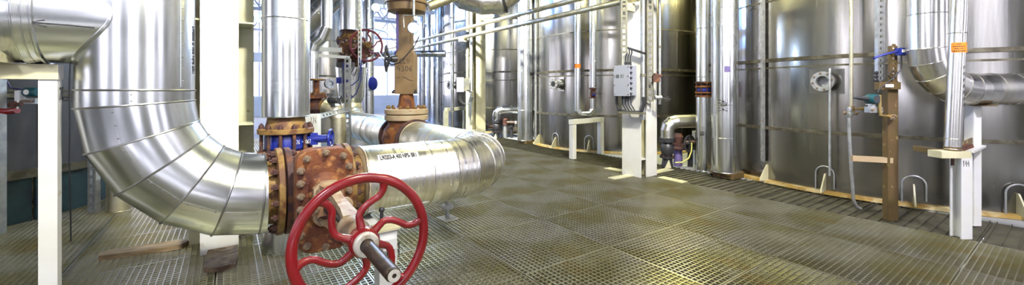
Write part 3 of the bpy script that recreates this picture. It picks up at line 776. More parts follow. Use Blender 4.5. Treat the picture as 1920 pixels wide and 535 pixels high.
b = MB(); b.tube(ringpts(wc, wx, .185, 36), .014, 8, closed=True)
for pnt in ringpts(wc, wx, .185, 5): b.cyl(wc + wx * .05, pnt, .012, n=8)
b.lathe(wc - wx * .01, wx, [(0, .03), (.08, .04)], 16).build('side_handwheel', 'black_paint', cv)
# run behind the control valve, rising through a reducer into a second gate valve
p3 = thing('insulated_pipe', 'dusty clad pipe rising through a cone behind the tan control valve', 'pipe', (tx, 8.99, 0))
clad(p3, [(tx, 6.14, LZ), (tx, 7.3, LZ), (tx, 8.55, LZ)], RP, 'alu_dusty', 36)
clad(p3, [tuple(x) for x in arc((tx, 8.55, LZ + .44), (0, 0, -1), (0, 1, 0), .44, 0, PI / 2, 4)], RP, 'alu_dusty', 36, name='elbow_gore', r_end=.2)
clad(p3, [(tx, 8.99, 1.08), (tx, 8.99, 1.20), (tx, 8.99, 1.84)], .2, 'alu', 36, name='reducer_cone', r_end=.31)
clad(p3, [(tx, 8.99, 2.62), (tx, 8.99, 3.6), (tx, 8.99, 5.0)], .235, 'alu', 36)
MB().cyl((tx, 8.99, 1.84), (tx, 8.99, 1.92), .2, n=28).build('bare_pipe', 'rust_dark', p3)
MB().cyl((tx, 8.99, 2.5), (tx, 8.99, 2.63), .19, n=28).build('bare_pipe', 'rust_dark', p3)
g2 = thing('gate_valve', 'brown gate valve with dark red handwheel high in the background', 'valve', (tx, 8.99, 1.9))
A('dark_red', (.16, .012, .02), 0, .4, color2=(.10, .01, .03), nscale=5)
gate_valve(g2, Vector((tx, 8.99, 2.21)), VZ, -VY, VX, wheel_t=1.14, stem_t=1.24, plate='rust_dark', yk='rust_yellow', wheel='dark_red', fl=('rust_dark', 'rust', 'rust_dark', 'rust_yellow'))
# ------------------------------------------------------------------ columns
def column_left():
    r = thing('steel_column', 'wide white and cream steel column left of the silver vertical pipe', 'column', (-.05, 4.3, 0))
    MB().b2((-.182, 4.16, 0), (.080, 4.185, 5.5)).build('front_flange', 'white_paint', r)
    MB().b2((-.06, 4.185, 0), (-.04, 4.5, 5.5)).build('web', 'cream', r)
    MB().b2((-.275, 4.5, 0), (.205, 4.525, 5.5)).build('back_flange', 'cream', r)
    for z in (.25, 1.05, 1.93, 2.8):
        MB().b2((-.26, 4.186, z), (-.062, 4.499, z + .014)).build('stiffener', 'cream', r)
        MB().b2((-.038, 4.186, z), (.19, 4.499, z + .014)).build('stiffener', 'cream', r)
column_left()
def column_h(name, label, x, y, fm, dx=.26, dy=.36):
    r = thing(name, label, 'column', (x, y, 0))
    MB().b2((x, y, 0), (x + .016, y + dy, 5.6)).build('left_flange', fm, r)
    MB().b2((x + .016, y + dy / 2 - .008, 0), (x + .40, y + dy / 2 + .008, 5.6)).build('web', 'cream', r)
    MB().b2((x + .12, y - .02, 0), (x + .12 + dx, y - .002, 5.6)).build('front_flange', fm, r)
    MB().b2((x + .23, y - .002, 0), (x + .25, y + dy / 2 - .008, 5.6)).build('web', 'cream', r)
    MB().b2((x + .40, y + .02, 0), (x + .416, y + dy - .02, 5.6)).build('back_flange', fm, r)
    for z in (.27, 2.95):
        MB().b2((x + .016, y, z), (x + .228, y + dy / 2 - .01, z + .014)).build('stiffener', fm, r)
    return r
cr = column_h('steel_column', 'white steel column carrying the grey junction box', 5.22, 3.95, 'white_paint')
c2 = column_h('steel_column', 'cream steel column in the middle distance with a small grey box', 5.45, 9.62, 'cream', dx=.30, dy=.34)
for (pa, pb, w, lb) in (((1138, 316), (1172, 322), .15, 'cream floor plate pointing left, behind the white column foot'), ((1146, 336), (1190, 328), .14, 'cream floor plate at the near left of the white column foot'),
                        ((1216, 326), (1256, 318), .16, 'cream floor plate right behind the white column foot'), ((1238, 333), (1284, 343), .14, 'cream floor plate pointing right of the white column foot')):
    p, q = gnd(*pa), gnd(*pb)
    o = MB().bar(p + VZ * .006, q + VZ * .006, w, .012).build('floor_plate', 'cream', None); tag(o, lb, 'plate', 'floor plates around the white column')
# left support post and beam
lp = thing('pipe_support', 'pale post and cream beam under the pipe branch at left', 'support', (-.785, 3.235, 0))
MB().b2((-.82, 3.20, 0), (-.75, 3.27, 1.41)).build('post', 'white_paint', lp)
MB().b2((-1.95, 3.20, 0), (-1.88, 3.27, 1.41)).build('post', 'white_paint', lp)
MB().b2((-2.0, 3.19, 1.41), (-.745, 3.28, 1.49)).build('beam', 'cream', lp)
b = MB()
pl = [(-.26, 0), (.26, 0), (.26, .06)] + [(.22 * math.sin(t), .06 + .04 - .04 * math.cos(t) * 1.0) for t in ()] + [(.12, .035), (0, .03), (-.12, .035), (-.26, .06)]
b.prism(pl, (-1.15, 3.235, 1.49), VY * .9, VZ, VX * .25).build('saddle', 'cream', lp)
handwriting(lp, '2C', (-.745, 3.215, 1.30), VY * .6, VZ, .07, .002)
# ------------------------------------------------------------------ vertical pipes by the tanks
def vpipe(label, px, Y, D, z0, zs, m='alu', name='vertical_pipe', block=False, lean=0.0, n=32):
    c = Cw((px - CX) / F * Y, Y); r = thing(name, label, 'pipe', (c.x, c.y, z0))
    pts_ = [Vector((c.x, c.y, z)) + CAMX * lean * (z - zs[0]) for z in zs]
    clad(r, pts_, D / 2, m, n, bead=.004)
    if block:
        MB().box((c.x + .05, c.y - .03, z0 / 2 + .002), (D * .85, D * .85, max(z0 - .004, .03))).build('foot_block', 'rust_post', r)
    return r, c
vb, cb = vpipe('thick silver vertical pipe standing on a block between two tanks', 1359, 6.3, .38, .09, [.09, .62, 1.13, 2.62, 4.0, 5.2], block=True)
b = MB().box((cb.x, cb.y, .075), (.3, .3, .03)); b.build('foot_plate', 'rust_post', vb)
for z, h in ((.55, .03),): pass
r_ = vb
n_ = (Vector((0, 0, 0)) - Vector((cb.x, cb.y, 0))).normalized(); e1_ = VZ.cross(n_)
cyl_text(vb, 'H0 H', .16, (cb.x, cb.y, 1.12), -VZ, .19, -.15, n_, e1_, .5)
b = MB(); b.add([Vector((cb.x, cb.y, z)) + (n_ * math.cos(t) + e1_ * math.sin(t)) * .1925 for z in (1.63, 1.72) for t in (-.05, .06, .17, .28, .40)], [(i, i + 1, i + 6, i + 5) for i in range(4)])
b.build('blue_sticker', 'purple_paint', vb)
vs_, cs = vpipe('slim silver pipe with a rusty blue valve beside the thick silver pipe', 1319, 6.85, .235, .0, [.0, .75, 1.24], n=28)
cp = clad(vs_, [Vector((cs.x, cs.y, 1.50)), Vector((cs.x, cs.y, 1.58)), Vector((cs.x, cs.y, 2.4)), Vector((cs.x, cs.y, 5.0))], .1175, 'alu', 28)
n_ = (-cs).normalized(); e1_ = VZ.cross(n_)
cyl_text(vs_, 'Hall', .12, (cs.x, cs.y, .62), -VZ, .1175, -.1, n_, e1_, .6)
iv = thing('inline_valve', 'rusty flanged valve with blue body between slim silver pipe lengths', 'valve', (cs.x, cs.y, 1.24))
for z, m in ((1.24, 'rust'), (1.30, 'rust'), (1.40, 'rust'), (1.47, 'rust_dark')):
    MB().lathe((cs.x, cs.y, z), VZ, [(0, .13), (.004, .135), (.024, .135), (.028, .13)], 28).build('flange', m, iv)
MB().lathe((cs.x, cs.y, 1.325), VZ, [(0, .10), (.02, .115), (.06, .115), (.08, .10)], 24).build('valve_body', 'blue_paint', iv)
MB().cyl((cs.x, cs.y, 1.26), (cs.x, cs.y, 1.48), .08, n=20).build('spool', 'rust_dark', iv)
for pnt in ringpts((cs.x, cs.y, 1.26), VZ, .12, 8, .2): MB().cyl(pnt, pnt + VZ * .22, .009, n=6).build('stud', 'rust_dark', iv)
vpipe('tall silver pipe standing between the far tank and the middle tank', 985, 10.4, .405, .08, [.08, .85, 1.85, 3.0, 5.2], block=True)
# slim pair with bottom return beside the middle tank
sp2 = thing('slim_pipe_pair', 'slim silver pipe making a U just above the white trestle', 'pipe', at(1098, 215, 8.3))
zb = zat(212, 8.3); a1, a2 = Cw((1083 - CX) / F * 8.3, 8.3), Cw((1112 - CX) / F * 8.3, 8.3)
clad(sp2, [a1 + VZ * 5, a1 + VZ * 2.5, a1 + VZ * (zb + .06), a1 + CAMX * .06 + VZ * zb], .062, 'alu', 20, bead=.003)
clad(sp2, [a1 + CAMX * .062 + VZ * zb, a2 - CAMX * .06 + VZ * zb, a2 + VZ * (zb + .08), a2 + VZ * (zb + .30)], .055, 'alu', 20, bead=.003)
clad(sp2, [a2 + VZ * (zb + .52), a2 + VZ * 1.95, a2 + VZ * 5], .072, 'alu', 20, bead=.003)
MB().lathe(a1 + VZ * (zat(128, 8.3)), VZ, [(0, .0635), (.085, .0635)], 20, cap=False).build('yellow_band', 'orange_tag', sp2)
iv2 = thing('small_valve', 'small dark lever valve in the slim pipe above the white trestle', 'valve', a2 + VZ * (zb + .30))
MB().lathe(a2 + VZ * (zb + .30), VZ, [(0, .075), (.03, .075), (.03, .04), (.06, .06), (.15, .06), (.18, .04), (.18, .08), (.22, .08)], 20).build('valve_body', 'rust_dark', iv2)
MB().bar(a2 + VZ * (zb + .40), a2 + VZ * (zb + .40) + CAMX * .19 - CAMY * .05, .02, .012).build('lever', 'rust_dark', iv2)
MB().lathe(a2 + VZ * (zb + .38) - CAMY * .05, -CAMY, [(0, .03), (.05, .03)], 12).build('stem_boss', 'blue_paint', iv2)
# white trestle
ta, tb = gnd(1074, 298), gnd(1126, 288)
tr = thing('trestle', 'white steel trestle in front of the middle tank', 'support', (ta.x, ta.y, 0))
for p in (ta, tb):
    MB().box(p + VZ * .34, (.10, .10, .68)).build('leg', 'white_paint', tr)
MB().bar(ta + VZ * .73 - (tb - ta).normalized() * .06, tb + VZ * .73 + (tb - ta).normalized() * .06, .11, .09).build('beam', 'white_paint', tr)
# far cream trestle
ta, tb = gnd(836, 252), gnd(872, 247)
tr = thing('trestle', 'pale green-white trestle near the cream column in the background', 'support', (ta.x, ta.y, 0))
for p in (ta, tb):
    MB().box(p + VZ * .36, (.12, .12, .72)).build('leg', 'cream', tr)
MB().bar(ta + VZ * .77, tb + VZ * .77 + VX * .3, .13, .1).build('beam', 'cream', tr)
# ------------------------------------------------------------------ valve stations at the feet of the tanks
def station(name, label, px, Y, mirror, s, cladm, hose=False, wheel_front=False):
    o = Cw((px - CX) / F * Y, Y); r = thing(name, label, 'valve station', (o.x, o.y, 0))
    def q(x, y, z): return o + CAMX * x * s + CAMY * y * s + VZ * z * s
    path = [q(.62, .1, .80), q(.16, .0, .80)] + [q(.16 - .16 * math.sin(t), 0, .64 + .16 * math.cos(t)) for t in (.5, 1.05)] + [q(0, 0, .64), q(0, 0, .52)]
    clad(r, path, .115 * s, cladm, 24, bead=.003, name='pipe_cladding')
    MB().lathe(q(0, 0, .0), VZ, [(0, .10 * s), (.16 * s, .08 * s), (.16 * s, .13 * s), (.19 * s, .13 * s), (.19 * s, .07 * s), (.26 * s, .11 * s), (.38 * s, .11 * s), (.44 * s, .07 * s), (.44 * s, .13 * s), (.52 * s, .13 * s)], 24).build('gate_body', 'black_paint', r)
    bolts(r, ringpts(q(0, 0, .19), VZ, .11 * s, 8), VZ, .022, 'rust_dark')
    f = -CAMX if wheel_front else CAMX
    MB().cyl(q(0, 0, .33), q(0, 0, .33) + f * .28 * s - CAMY * .05 * s, .035 * s, n=12).build('valve_stem', 'rust_dark', r)
    wc = q(.36, -.08, .42) if not wheel_front else q(-.30, -.05, .36)
    ax = (f * .6 - CAMY).normalized() if not wheel_front else (f - CAMY * .55).normalized()
    b = MB(); b.tube(ringpts(wc, ax, .14 * s, 28), .016 * s, 8, closed=True)
    for pnt in ringpts(wc, ax, .14 * s, 4): b.cyl(wc, pnt, .012 * s, n=6)
    b.lathe(wc - ax * .03, ax, [(0, .03 * s), (.06 * s, .03 * s)], 12).build('handwheel', 'black_paint', r)
    MB().cyl(q(.24, .12, 0), q(.24, .12, .36), .075 * s, n=20).build('riser', 'purple_paint' if not wheel_front else 'galv', r)
    MB().lathe(q(.24, .12, .36), VZ, [(0, .11 * s), (.03 * s, .11 * s), (.05 * s, .07 * s), (.16 * s, .09 * s), (.22 * s, .05 * s)], 18).build('riser_valve', 'rust_dark', r)
    MB().cyl(q(.43, .05, 0), q(.43, .05, .30), .045 * s, n=16).lathe(q(.43, .05, .30), VZ, [(0, .09 * s), (.14 * s, .09 * s), (.2 * s, .04 * s)], 18).build('pump_head', 'black_paint', r)
    MB().cyl(q(.30, -.02, .44), q(.52, -.06, .44), .05 * s, n=16).build('actuator', 'dark_stem', r)
    MB().lathe(q(.52, -.06, .44), CAMX, [(0, .045 * s), (.05 * s, .045 * s)], 14).build('gauge', 'gauge_white', r)
    MB().prism([(-.09, 0), (.02, 0), (-.02, .14)], q(0, -.14, 0), CAMX * s, VZ * s, CAMY * .02).build('foot_gusset', 'cream', r)
    if hose:
        MB().tube([q(.38, -.12, .44), q(.36, -.16, .30), q(.30, -.18, .18), q(.20, -.17, .11), q(.08, -.15, .10)], .012 * s, 8).build('yellow_hose', 'yellow_hose', r)
    MB().box(q(.66, .3, .30), (.12 * s, .12 * s, .6 * s), rz=-TH).build('back_post', 'white_paint', r)
station('valve_station', 'cluster of dark valves and a yellow hose under a clad elbow', 1251, 7.15, False, 1.0, 'alu_streak', hose=True)
station('valve_station', 'distant valve cluster with black handwheel under a white elbow', 931, 11.5, True, 1.0, 'alu', wheel_front=True)
# ------------------------------------------------------------------ junction box on the white column
jy = 6.0
def jp(px, py, Y=jy): return at(px, py, Y)
jb = thing('junction_box', 'grey junction box with scribbled marking on the white column', 'junction box', (5.11, 4.15, 1.26))
cbx = Vector((5.11, 4.15, 1.505)); M = Matrix.Rotation(-PI / 2, 3, 'Z'); jx, jyv = M @ VX, M @ VY
MB().box(cbx, (.28, .17, .46), M=M).build('enclosure', 'box_grey', jb)
MB().box(cbx - jyv * .095, (.30, .02, .48), M=M).build('lid', 'box_grey', jb)
bolts(jb, [cbx - jyv * .105 + jx * x + VZ * z for x in (-.135, .135) for z in (-.21, -.07, .07, .21)], -jyv, .014)
bolts(jb, [cbx + jx * .14 + jyv * -.06 + VZ * (-.2 + .08 * k) for k in range(6)], jx, .03, 'black_paint', 'clip')
handwriting(jb, 'HXR 017', cbx - jyv * .106 - jx * .10 + VZ * .04, jx * .5, VZ, .055, .0025)
for k in range(4):
    p0 = cbx + jx * (-.06 + .055 * k) - VZ * .23
    MB().cyl(p0, p0 - VZ * .06, .02, n=12).build('cable_gland', 'black', jb)
    MB().tube([p0 - VZ * .06, p0 - VZ * .14, p0 + jx * .05 - VZ * .21, p0 + jx * .09 - VZ * .26], .010, 8).build('cable', 'black', jb)
for k in range(3):
    p0 = cbx + jx * (.0 + .045 * k) + VZ * .23
    MB().cyl(p0, p0 + VZ * .06, .02, n=12).build('cable_gland', 'black', jb)
    MB().tube([p0 + VZ * .06, p0 + VZ * .14, p0 + jx * .03 + VZ * .20, p0 + jx * (.02) + VZ * .26], .010, 8).build('cable', 'black', jb)
lc = [cbx - jx * .15 - VZ * .02, cbx - jx * .18 - VZ * .10, cbx - jx * .18 - VZ * .36, cbx - jx * .13 - VZ * .46, cbx + jx * .02 - VZ * .49, cbx + jx * .30 - VZ * .48]
MB().tube(lc, .022, 8).build('cable_bundle', 'black', jb)
MB().bar(cbx - jx * .10 - VZ * .50, cbx + jx * .34 - VZ * .50, .10, .03).build('cable_tray', 'steel_beam', jb)
MB().tube([cbx + jx * .33 + VZ * 0 - VZ * .25, cbx + jx * .34 - VZ * .35, cbx + jx * .30 - VZ * .47], .025, 8).build('cable_bundle', 'black', jb)
MB().bar(cbx + jx * .02 + VZ * .52, cbx + jx * .36 + VZ * .40, .05, .03).build('cable_bundle', 'black', jb)
# conduits and perforated tray up the column
def conduit(label, p0, p1, r, m='galv', name='conduit'):
    o = thing(name, label, 'conduit', p0); MB().cyl(p0, p1, r, n=14).build('tube', m, o)
    n = max(2, int((p1 - p0).length / 1.2))
    for k in range(n):
        c_ = p0 + (p1 - p0) * (k + .5) / n
        MB().lathe(c_, p1 - p0, [(0, r * 1.25), (.04, r * 1.25)], 14).build('clamp', 'steel_beam', o)
    return o
conduit('slim grey conduit climbing the white column behind the junction box', jp(1206, 225, 6.2), jp(1206, 225, 6.2) + VZ * 4, .035)
def channel(label, p0, p1, w, d, face, m='galv', slots=True, name='perforated_channel', pitch=.09, cat='channel'):
    """strut channel with a row of slots; each slot is a real opening between rungs"""
    p0 = Vector(p0); p1 = Vector(p1); ax = (p1 - p0).normalized(); face = Vector(face).normalized(); s = ax.cross(face).normalized(); L = (p1 - p0).length
    o = thing(name, label, cat, p0); b = MB()
    for k in (-1, 1):
        b.bar(p0 + s * k * w * .36, p1 + s * k * w * .36, .005, w * .28, up=s)
        b.bar(p0 + s * k * w * .49 - face * d / 2, p1 + s * k * w * .49 - face * d / 2, .005 if abs(ax.dot(VZ)) < .9 else .005, d, up=face)
    n = max(1, int(L / pitch))
    for k in range(n + 1):
        c_ = p0 + ax * (L * k / n); b.bar(c_ - ax * .018, c_ + ax * .018, .005, w * .5, up=s)
    b.build('rail', m, o, smooth=False)
    return o
channel('dark perforated cable channel up the white column', jp(1219, 190, 6.15), jp(1219, 190, 6.15) + VZ * 3.5, .10, .05, -CAMY, 'steel_beam')
channel('dark channel above the grey junction box', jp(1170, 98, 6.1), jp(1170, 98, 6.1) + VZ * 2, .10, .05, -CAMY, 'steel_beam')
b_ = jp(1237, 190, 6.2); conduit('thin pole on the right edge of the white column', b_ + VZ * -.05, b_ + VZ * 3.4, .022, 'galv', 'conduit')
wl = thing('cage_lamp', 'small caged lamp on a bracket at the right of the white column', 'lamp', jp(1238, 183, 6.1))
p = jp(1228, 183, 6.1)
MB().cyl(p, p + CAMX * .10, .03, n=14).build('bracket', 'galv', wl)
for k in range(5):
    d = Vector((0, 0, .045 * math.sin(k * 1.26))) + CAMY * .045 * math.cos(k * 1.26)
    MB().tube([p + CAMX * .10, p + CAMX * .13 + d, p + CAMX * .20 + d * .8 - VZ * .02, p + CAMX * .24 - VZ * .03], .005, 5).build('cage_wire', 'black', wl)
hb = thing('bracket', 'rusty brown bracket on the right edge of the white column', 'bracket', jp(1228, 150, 6.1))
MB().box(jp(1230, 148, 6.1), (.10, .05, .10), rz=-TH).cyl(jp(1226, 140, 6.1), jp(1241, 143, 6.1), .025, n=10).build('clamp', 'rust_dark', hb)
# small box and cable loops on the cream column
c_ = at(863, 159, 10.6)
sb = thing('junction_box', 'small grey box with hanging cable loops beside the cream column', 'junction box', c_ - VZ * .2)
MB().box(c_, (.17, .14, .38), rz=-TH + .3).build('enclosure', 'box_grey', sb)
MB().bar(c_ + VZ * .05, Vector((5.455, 9.75, c_.z + .05)), .04, .04).build('mounting_arm', 'galv', sb)
MB().box(c_ + CAMX * .15 + CAMY * .05, (.15, .12, .34), rz=-TH + .3).build('enclosure', 'steel_beam', sb)
for k in range(3):
    cc = c_ + CAMX * (.12 + .03 * k) - VZ * .32
    MB().tube([cc + CAMX * .16 * math.cos(t) + VZ * .19 * math.sin(t) for t in [2 * PI * i / 20 + .6 for i in range(19)]], .012, 6).build('cable_loop', 'black', sb)
conduit('dark conduit bent along the left of the cream column', at(877, 150, 10.8), at(877, -30, 10.8), .05, 'steel_beam')
conduit('grey conduit beside the cream column', at(884, 170, 10.7), at(884, 20, 10.7), .04, 'galv')
conduit('slim blue-lit pipe with a yellow tag in front of the far tank', gnd(848, 255), gnd(848, 255) + VZ * 4.2, .055, 'alu')
# ------------------------------------------------------------------ overhead pipes
def hrail(label, x, z, y0, y1, r):
    o = thing('overhead_pipe', label, 'pipe', (x, y0, z)); n = 3
    for k in range(n):
        ya, yb = y0 + (y1 - y0) * k / n, y0 + (y1 - y0) * (k + 1) / n
        MB().cyl((x, ya, z), (x, yb, z), r, n=16).build('pipe_length', 'alu_dusty', o)
        MB().cyl((x, yb - .04, z), (x, yb + .04, z), r * 1.15, n=16).build('coupling', 'alu_dusty', o)
    return o
hrail('lower of the two slim overhead pipes crossing to the white column', 5.06, 2.745, 3.85, 15.5, .047)
hrail('upper of the two slim overhead pipes crossing above the tanks', 5.06, 2.965, 2.6, 15.5, .047)
for (px, py, Y, lb) in ((1178, 14, 6.2, 'small cream bracket box where the lower overhead pipe ends'), (868, 74, 10.6, 'small cream bracket box on the overhead pipe by the cream column')):
    o = MB().box(at(px, py, Y), (.20, .10, .12)).build('bracket_box', 'cream', None); tag(o, lb, 'bracket')
ob = thing('clad_bend', 'silver clad pipe bend hanging at the top of the picture', 'pipe', at(905, 25, 8.2))
pb = [at(832, -70, 8.2), at(848, -28, 8.2), at(872, -6, 8.2), at(905, 3, 8.2), at(936, 2, 8.2), at(955, -14, 8.2), at(966, -45, 8.2)]
clad(ob, pb, .265, 'alu_streak', 32)
MB().lathe(at(940, 0, 8.2), CAMX + VZ * .35, [(0, .285), (.05, .285)], 32).build('dark_clamp', 'black_paint', ob)
o2 = thing('overhead_pipe', 'short olive pipe rising at the top beside the tan drum', 'pipe', at(803, 16, 7.2))
clad(o2, [at(803, 12, 7.2), at(850, -6, 7.4), at(900, -24, 7.6)], .09, 'alu_dusty', 20, bead=.003)
# ------------------------------------------------------------------ cluster in front of the large tank
hp = thing('sample_line', 'thin pipe with brass tee and flexible hose hanging down the large tank', 'pipe', at(1595, 390, 4.45))
Yh = 4.45
MB().cyl(at(1596, 205, Yh), at(1596, -120, Yh), .020, n=12).build('pipe', 'alu_dusty', hp)
MB().tube([at(1592, 219, Yh), at(1593, 262, Yh), at(1597, 330, Yh), at(1600, 375, Yh), at(1606, 388, Yh), at(1614, 392, Yh)], .017, 10).build('hose', 'galv', hp)
MB().lathe(at(1593, 221, Yh), VZ, [(0, .022), (.02, .03), (.05, .03), (.06, .02), (.09, .026), (.12, .022)], 14).build('coupling', 'galv', hp)
MB().box(at(1593, 213, Yh), (.10, .03, .02), rz=-TH).build('coupling_ears', 'galv', hp)
bolts(hp, [at(1583, 212, Yh), at(1604, 213, Yh)], -CAMY, .03)
MB().cyl(at(1596, 206, Yh), at(1634, 202, Yh), .010, n=10).lathe(at(1612, 204, Yh), CAMX, [(0, .016), (.05, .016)], 8).build('branch_tube', 'brass', hp)
MB().box(at(1596, 204, Yh), (.05, .04, .06), rz=-TH).build('tee', 'brass', hp)
Yr = 4.2
rp_ = thing('instrument_stand', 'rusty upright post with cross arm in front of the large tank', 'stand', gnd(1674, 414))
p0 = gnd(1674, 414); top = zat(152, Yr)
b = MB().box(p0 + VZ * top / 2, (.105, .010, top), rz=-TH).box(p0 + VZ * top / 2 + CAMX * -.05 + CAMY * .03, (.008, .06, top), rz=-TH).box(p0 + VZ * top / 2 + CAMX * .05 + CAMY * .03, (.008, .06, top), rz=-TH)
b.build('post', 'rust_post', rp_)
za = zat(298, Yr)
MB().bar(at(1597, 297, Yr + .1), at(1672, 301, Yr), .05, .055).build('cross_arm', 'flange_cream', rp_)
MB().bar(at(1644, 161, Yr - .03), at(1684, 161, Yr - .03), .06, .075).build('top_bracket', 'rust_post', rp_)
MB().box(at(1668, 161, Yr - .09), (.08, .006, .03), rz=-TH).build('label_plate', 'gauge_white', rp_)
MB().tube([at(1650, 178, Yr - .05), at(1650, 208, Yr - .05), at(1651, 216, Yr - .05), at(1661, 218, Yr - .05), at(1676, 217, Yr - .05)], .014, 8).build('bent_tube', 'brass', rp_)
bolts(rp_, [at(1676, 218, Yr - .06), at(1672, 222, Yr - .06)], -CAMY, .03)
channel('olive perforated strip on top of the rusty post', at(1676, 152, Yr - .02), at(1676, 86, Yr - .02), .07, .03, -CAMY, 'rust_post', pitch=.05)
ch = channel('galvanised perforated channel hanging from above the instrument stand', at(1653, 152, Yr + .08), at(1653, -60, Yr + .08), .075, .04, -CAMY, 'galv', pitch=.06)
bolts(ch, [at(1644, 137 + 7 * k, Yr + .06) for k in range(3)], -CAMX, .03, 'black_paint')
tm = thing('pressure_transmitter', 'teal pressure transmitter on a steel manifold at the rusty post', 'transmitter', at(1636, 206, Yr))
c_ = at(1636, 186, Yr)
MB().lathe(c_ + CAMY * .06, -CAMY, [(0, .045), (.015, .052), (.10, .052), (.115, .045)], 24).build('housing', 'teal_paint', tm)
MB().lathe(c_ - CAMY * .055, -CAMY, [(0, .04), (.006, .038)], 24).build('display', 'black_paint', tm)
MB().cyl(c_ - CAMX * .04, c_ - CAMX * .12 + VZ * .012, .022, n=14).lathe(c_ - CAMX * .12 + VZ * .012, -CAMX, [(0, .024), (.03, .018), (.08, .008)], 12).build('cable_gland', 'black_paint', tm)
MB().cyl(c_ - VZ * .05, c_ - VZ * .09, .03, n=14).build('neck', 'galv', tm)
MB().box(c_ - VZ * .11 + CAMX * .01, (.13, .07, .06), rz=-TH).build('manifold', 'galv', tm)
MB().bar(c_ - VZ * .055 - CAMX * .09 - CAMY * .02, c_ - VZ * .055 - CAMX * .02 - CAMY * .02, .008, .008).cyl(c_ - VZ * .055 - CAMX * .055 - CAMY * .02, c_ - VZ * .10 - CAMX * .055 - CAMY * .02, .008, n=8).build('tee_handle', 'galv', tm)
bolts(tm, [c_ - VZ * .11 + CAMX * x - CAMY * .035 for x in (-.035, .05)], -CAMY, .022)
bx = at(1690, 97, Yr - .06)
jx2 = thing('cable_box', 'small blue cable box with looping blue cables above the rusty post', 'junction box', bx - VZ * .04)
MB().box(bx, (.085, .05, .075), rz=-TH).box(bx - CAMY * .028, (.075, .008, .065), rz=-TH).build('enclosure', 'blue_paint', jx2)
MB().box(bx - CAMY * .034 + VZ * .005, (.05, .004, .03), rz=-TH).build('name_plate', 'gauge_white', jx2)
MB().tube([bx - CAMX * .05, bx - CAMX * .14 - VZ * .02, bx - CAMX * .24 - VZ * .05, bx - CAMX * .28 - VZ * .07], .012, 8).build('cable', 'blue_paint', jx2)
MB().tube([bx + CAMX * .04 + VZ * .0, bx + CAMX * .12 - VZ * .005, bx + CAMX * .17 - VZ * .04, bx + CAMX * .15 - VZ * .07, bx + CAMX * .09 - VZ * .05, bx + CAMX * .05 - VZ * .01], .012, 8).build('cable', 'blue_paint', jx2)
MB().tube([bx - VZ * .04, bx - VZ * .18 + CAMX * 0, bx - VZ * .24 - CAMX * .05, bx - VZ * .27 - CAMX * .11, bx - VZ * .24 - CAMX * .14, bx - VZ * .20 - CAMX * .10, bx - VZ * .21 - CAMX * .04, bx - VZ * .27 - CAMX * .08, bx - VZ * .36 - CAMX * .20, bx - VZ * .42 - CAMX * .25], .007, 8).build('lead', 'black', jx2)
# large clad elbow at right
pe = thing('insulated_pipe', 'silver clad pipe bending from vertical to horizontal at the right edge', 'pipe', at(1738, 200, 4.0))
c0 = Cw((1738 - CX) / F * 4.0, 4.0); zc = 1.365; RE = .40
ep = [c0 + VZ * 5.0, c0 + VZ * 3.0, c0 + VZ * 2.1] + arc(c0 + CAMX * RE + VZ * (zc + RE), -CAMX, -VZ, RE, 0, PI / 2, 5) + [c0 + CAMX * (RE + .22) + VZ * zc, c0 + CAMX * (RE + .42) + VZ * zc, c0 + CAMX * 1.6 + VZ * zc]
clad(pe, ep, .155, 'alu_streak', 36, bead=.004)
vt, ctg = vpipe('slim silver pipe with an orange tag in front of the clad elbow', 1786, 3.6, .115, .83, [.83, .92, 1.86, 3.2], lean=.045, m='alu_streak')
b_ = Vector((ctg.x, ctg.y, .83))
MB().lathe(b_ - VZ * .03, VZ, [(0, .03), (.0, .05), (.03, .06), (.05, .06)], 20).build('end_cap', 'rust_post', vt)
MB().lathe(b_ - VZ * .15, VZ, [(0, .012), (.09, .014), (.09, .022), (.12, .022)], 12).build('drain_spigot', 'rust_dark', vt)
tz = 1.73; nn = -CAMY
b = MB(); cc = Vector((ctg.x, ctg.y, 0)) + CAMX * .045 * (tz - .83)
b.add([cc + VZ * z + (nn * math.cos(t) + CAMX * math.sin(t)) * .0595 for z in (tz - .045, tz + .045) for t in [-1.15 + .23 * k - .35 for k in range(11)]], [(i, i + 1, i + 12, i + 11) for i in range(10)])
tg = b.build('orange_tag', 'orange_tag', vt)
for k, tt in enumerate(('ABB 7', 'DRAINAGE LINE', 'DO NOT CLOSE', 'CALL CONTROL')):
    pass
b = MB()
for k, (w0, w1) in enumerate(((-.75, -.25), (-1.1, .15), (-.95, .05), (-1.2, .3))):
    z = tz + .03 - .02 * k; t = w0
    while t < w1:
        t2 = min(w1, t + random.uniform(.08, .2))
        b.add([cc + VZ * (z + dz) + (nn * math.cos(q) + CAMX * math.sin(q)) * .0602 for dz in (-.004, .004) for q in (t - .35 + .2, t2 - .35 + .2)], [(0, 1, 3, 2)]); t = t2 + .05
o_ = b.build('tag_print', 'ink', vt); o_['kind'] = 'stuff'
b = MB()
# scribbled vertical note on the slim pipe
for k in range(7):
    z = 1.55 - .055 * k; t = -.1
    pa = [cc + VZ * (z + dz) + (nn * math.cos(q) + CAMX * math.sin(q)) * .0598 - CAMX * .01 for dz, q in ((0, t), (.02, t + .25), (-.012, t + .12), (.012, t + .4))]
    b.tube(pa, .0015, 4)
o_ = b.build('scribble', 'ink', vt); o_['kind'] = 'stuff'
fb = thing('support_bracket', 'rusty bracket holding the foot of the slim tagged pipe', 'bracket', b_ - VZ * .06)
MB().bar(b_ - CAMX * .16 - VZ * .045, b_ + CAMX * .10 - VZ * .045, .12, .06).build('arm', 'cream', fb)
MB().bar(b_ + CAMX * .02 - VZ * .02, b_ + CAMX * .16 + VZ * .03, .05, .03).build('brace', 'rust_dark', fb)
MB().bar(b_ + CAMX * .02 - VZ * .045, b_ + CAMX * .02 - VZ * .045 + CAMY * .35, .05, .05).build('tail', 'rust_post', fb)
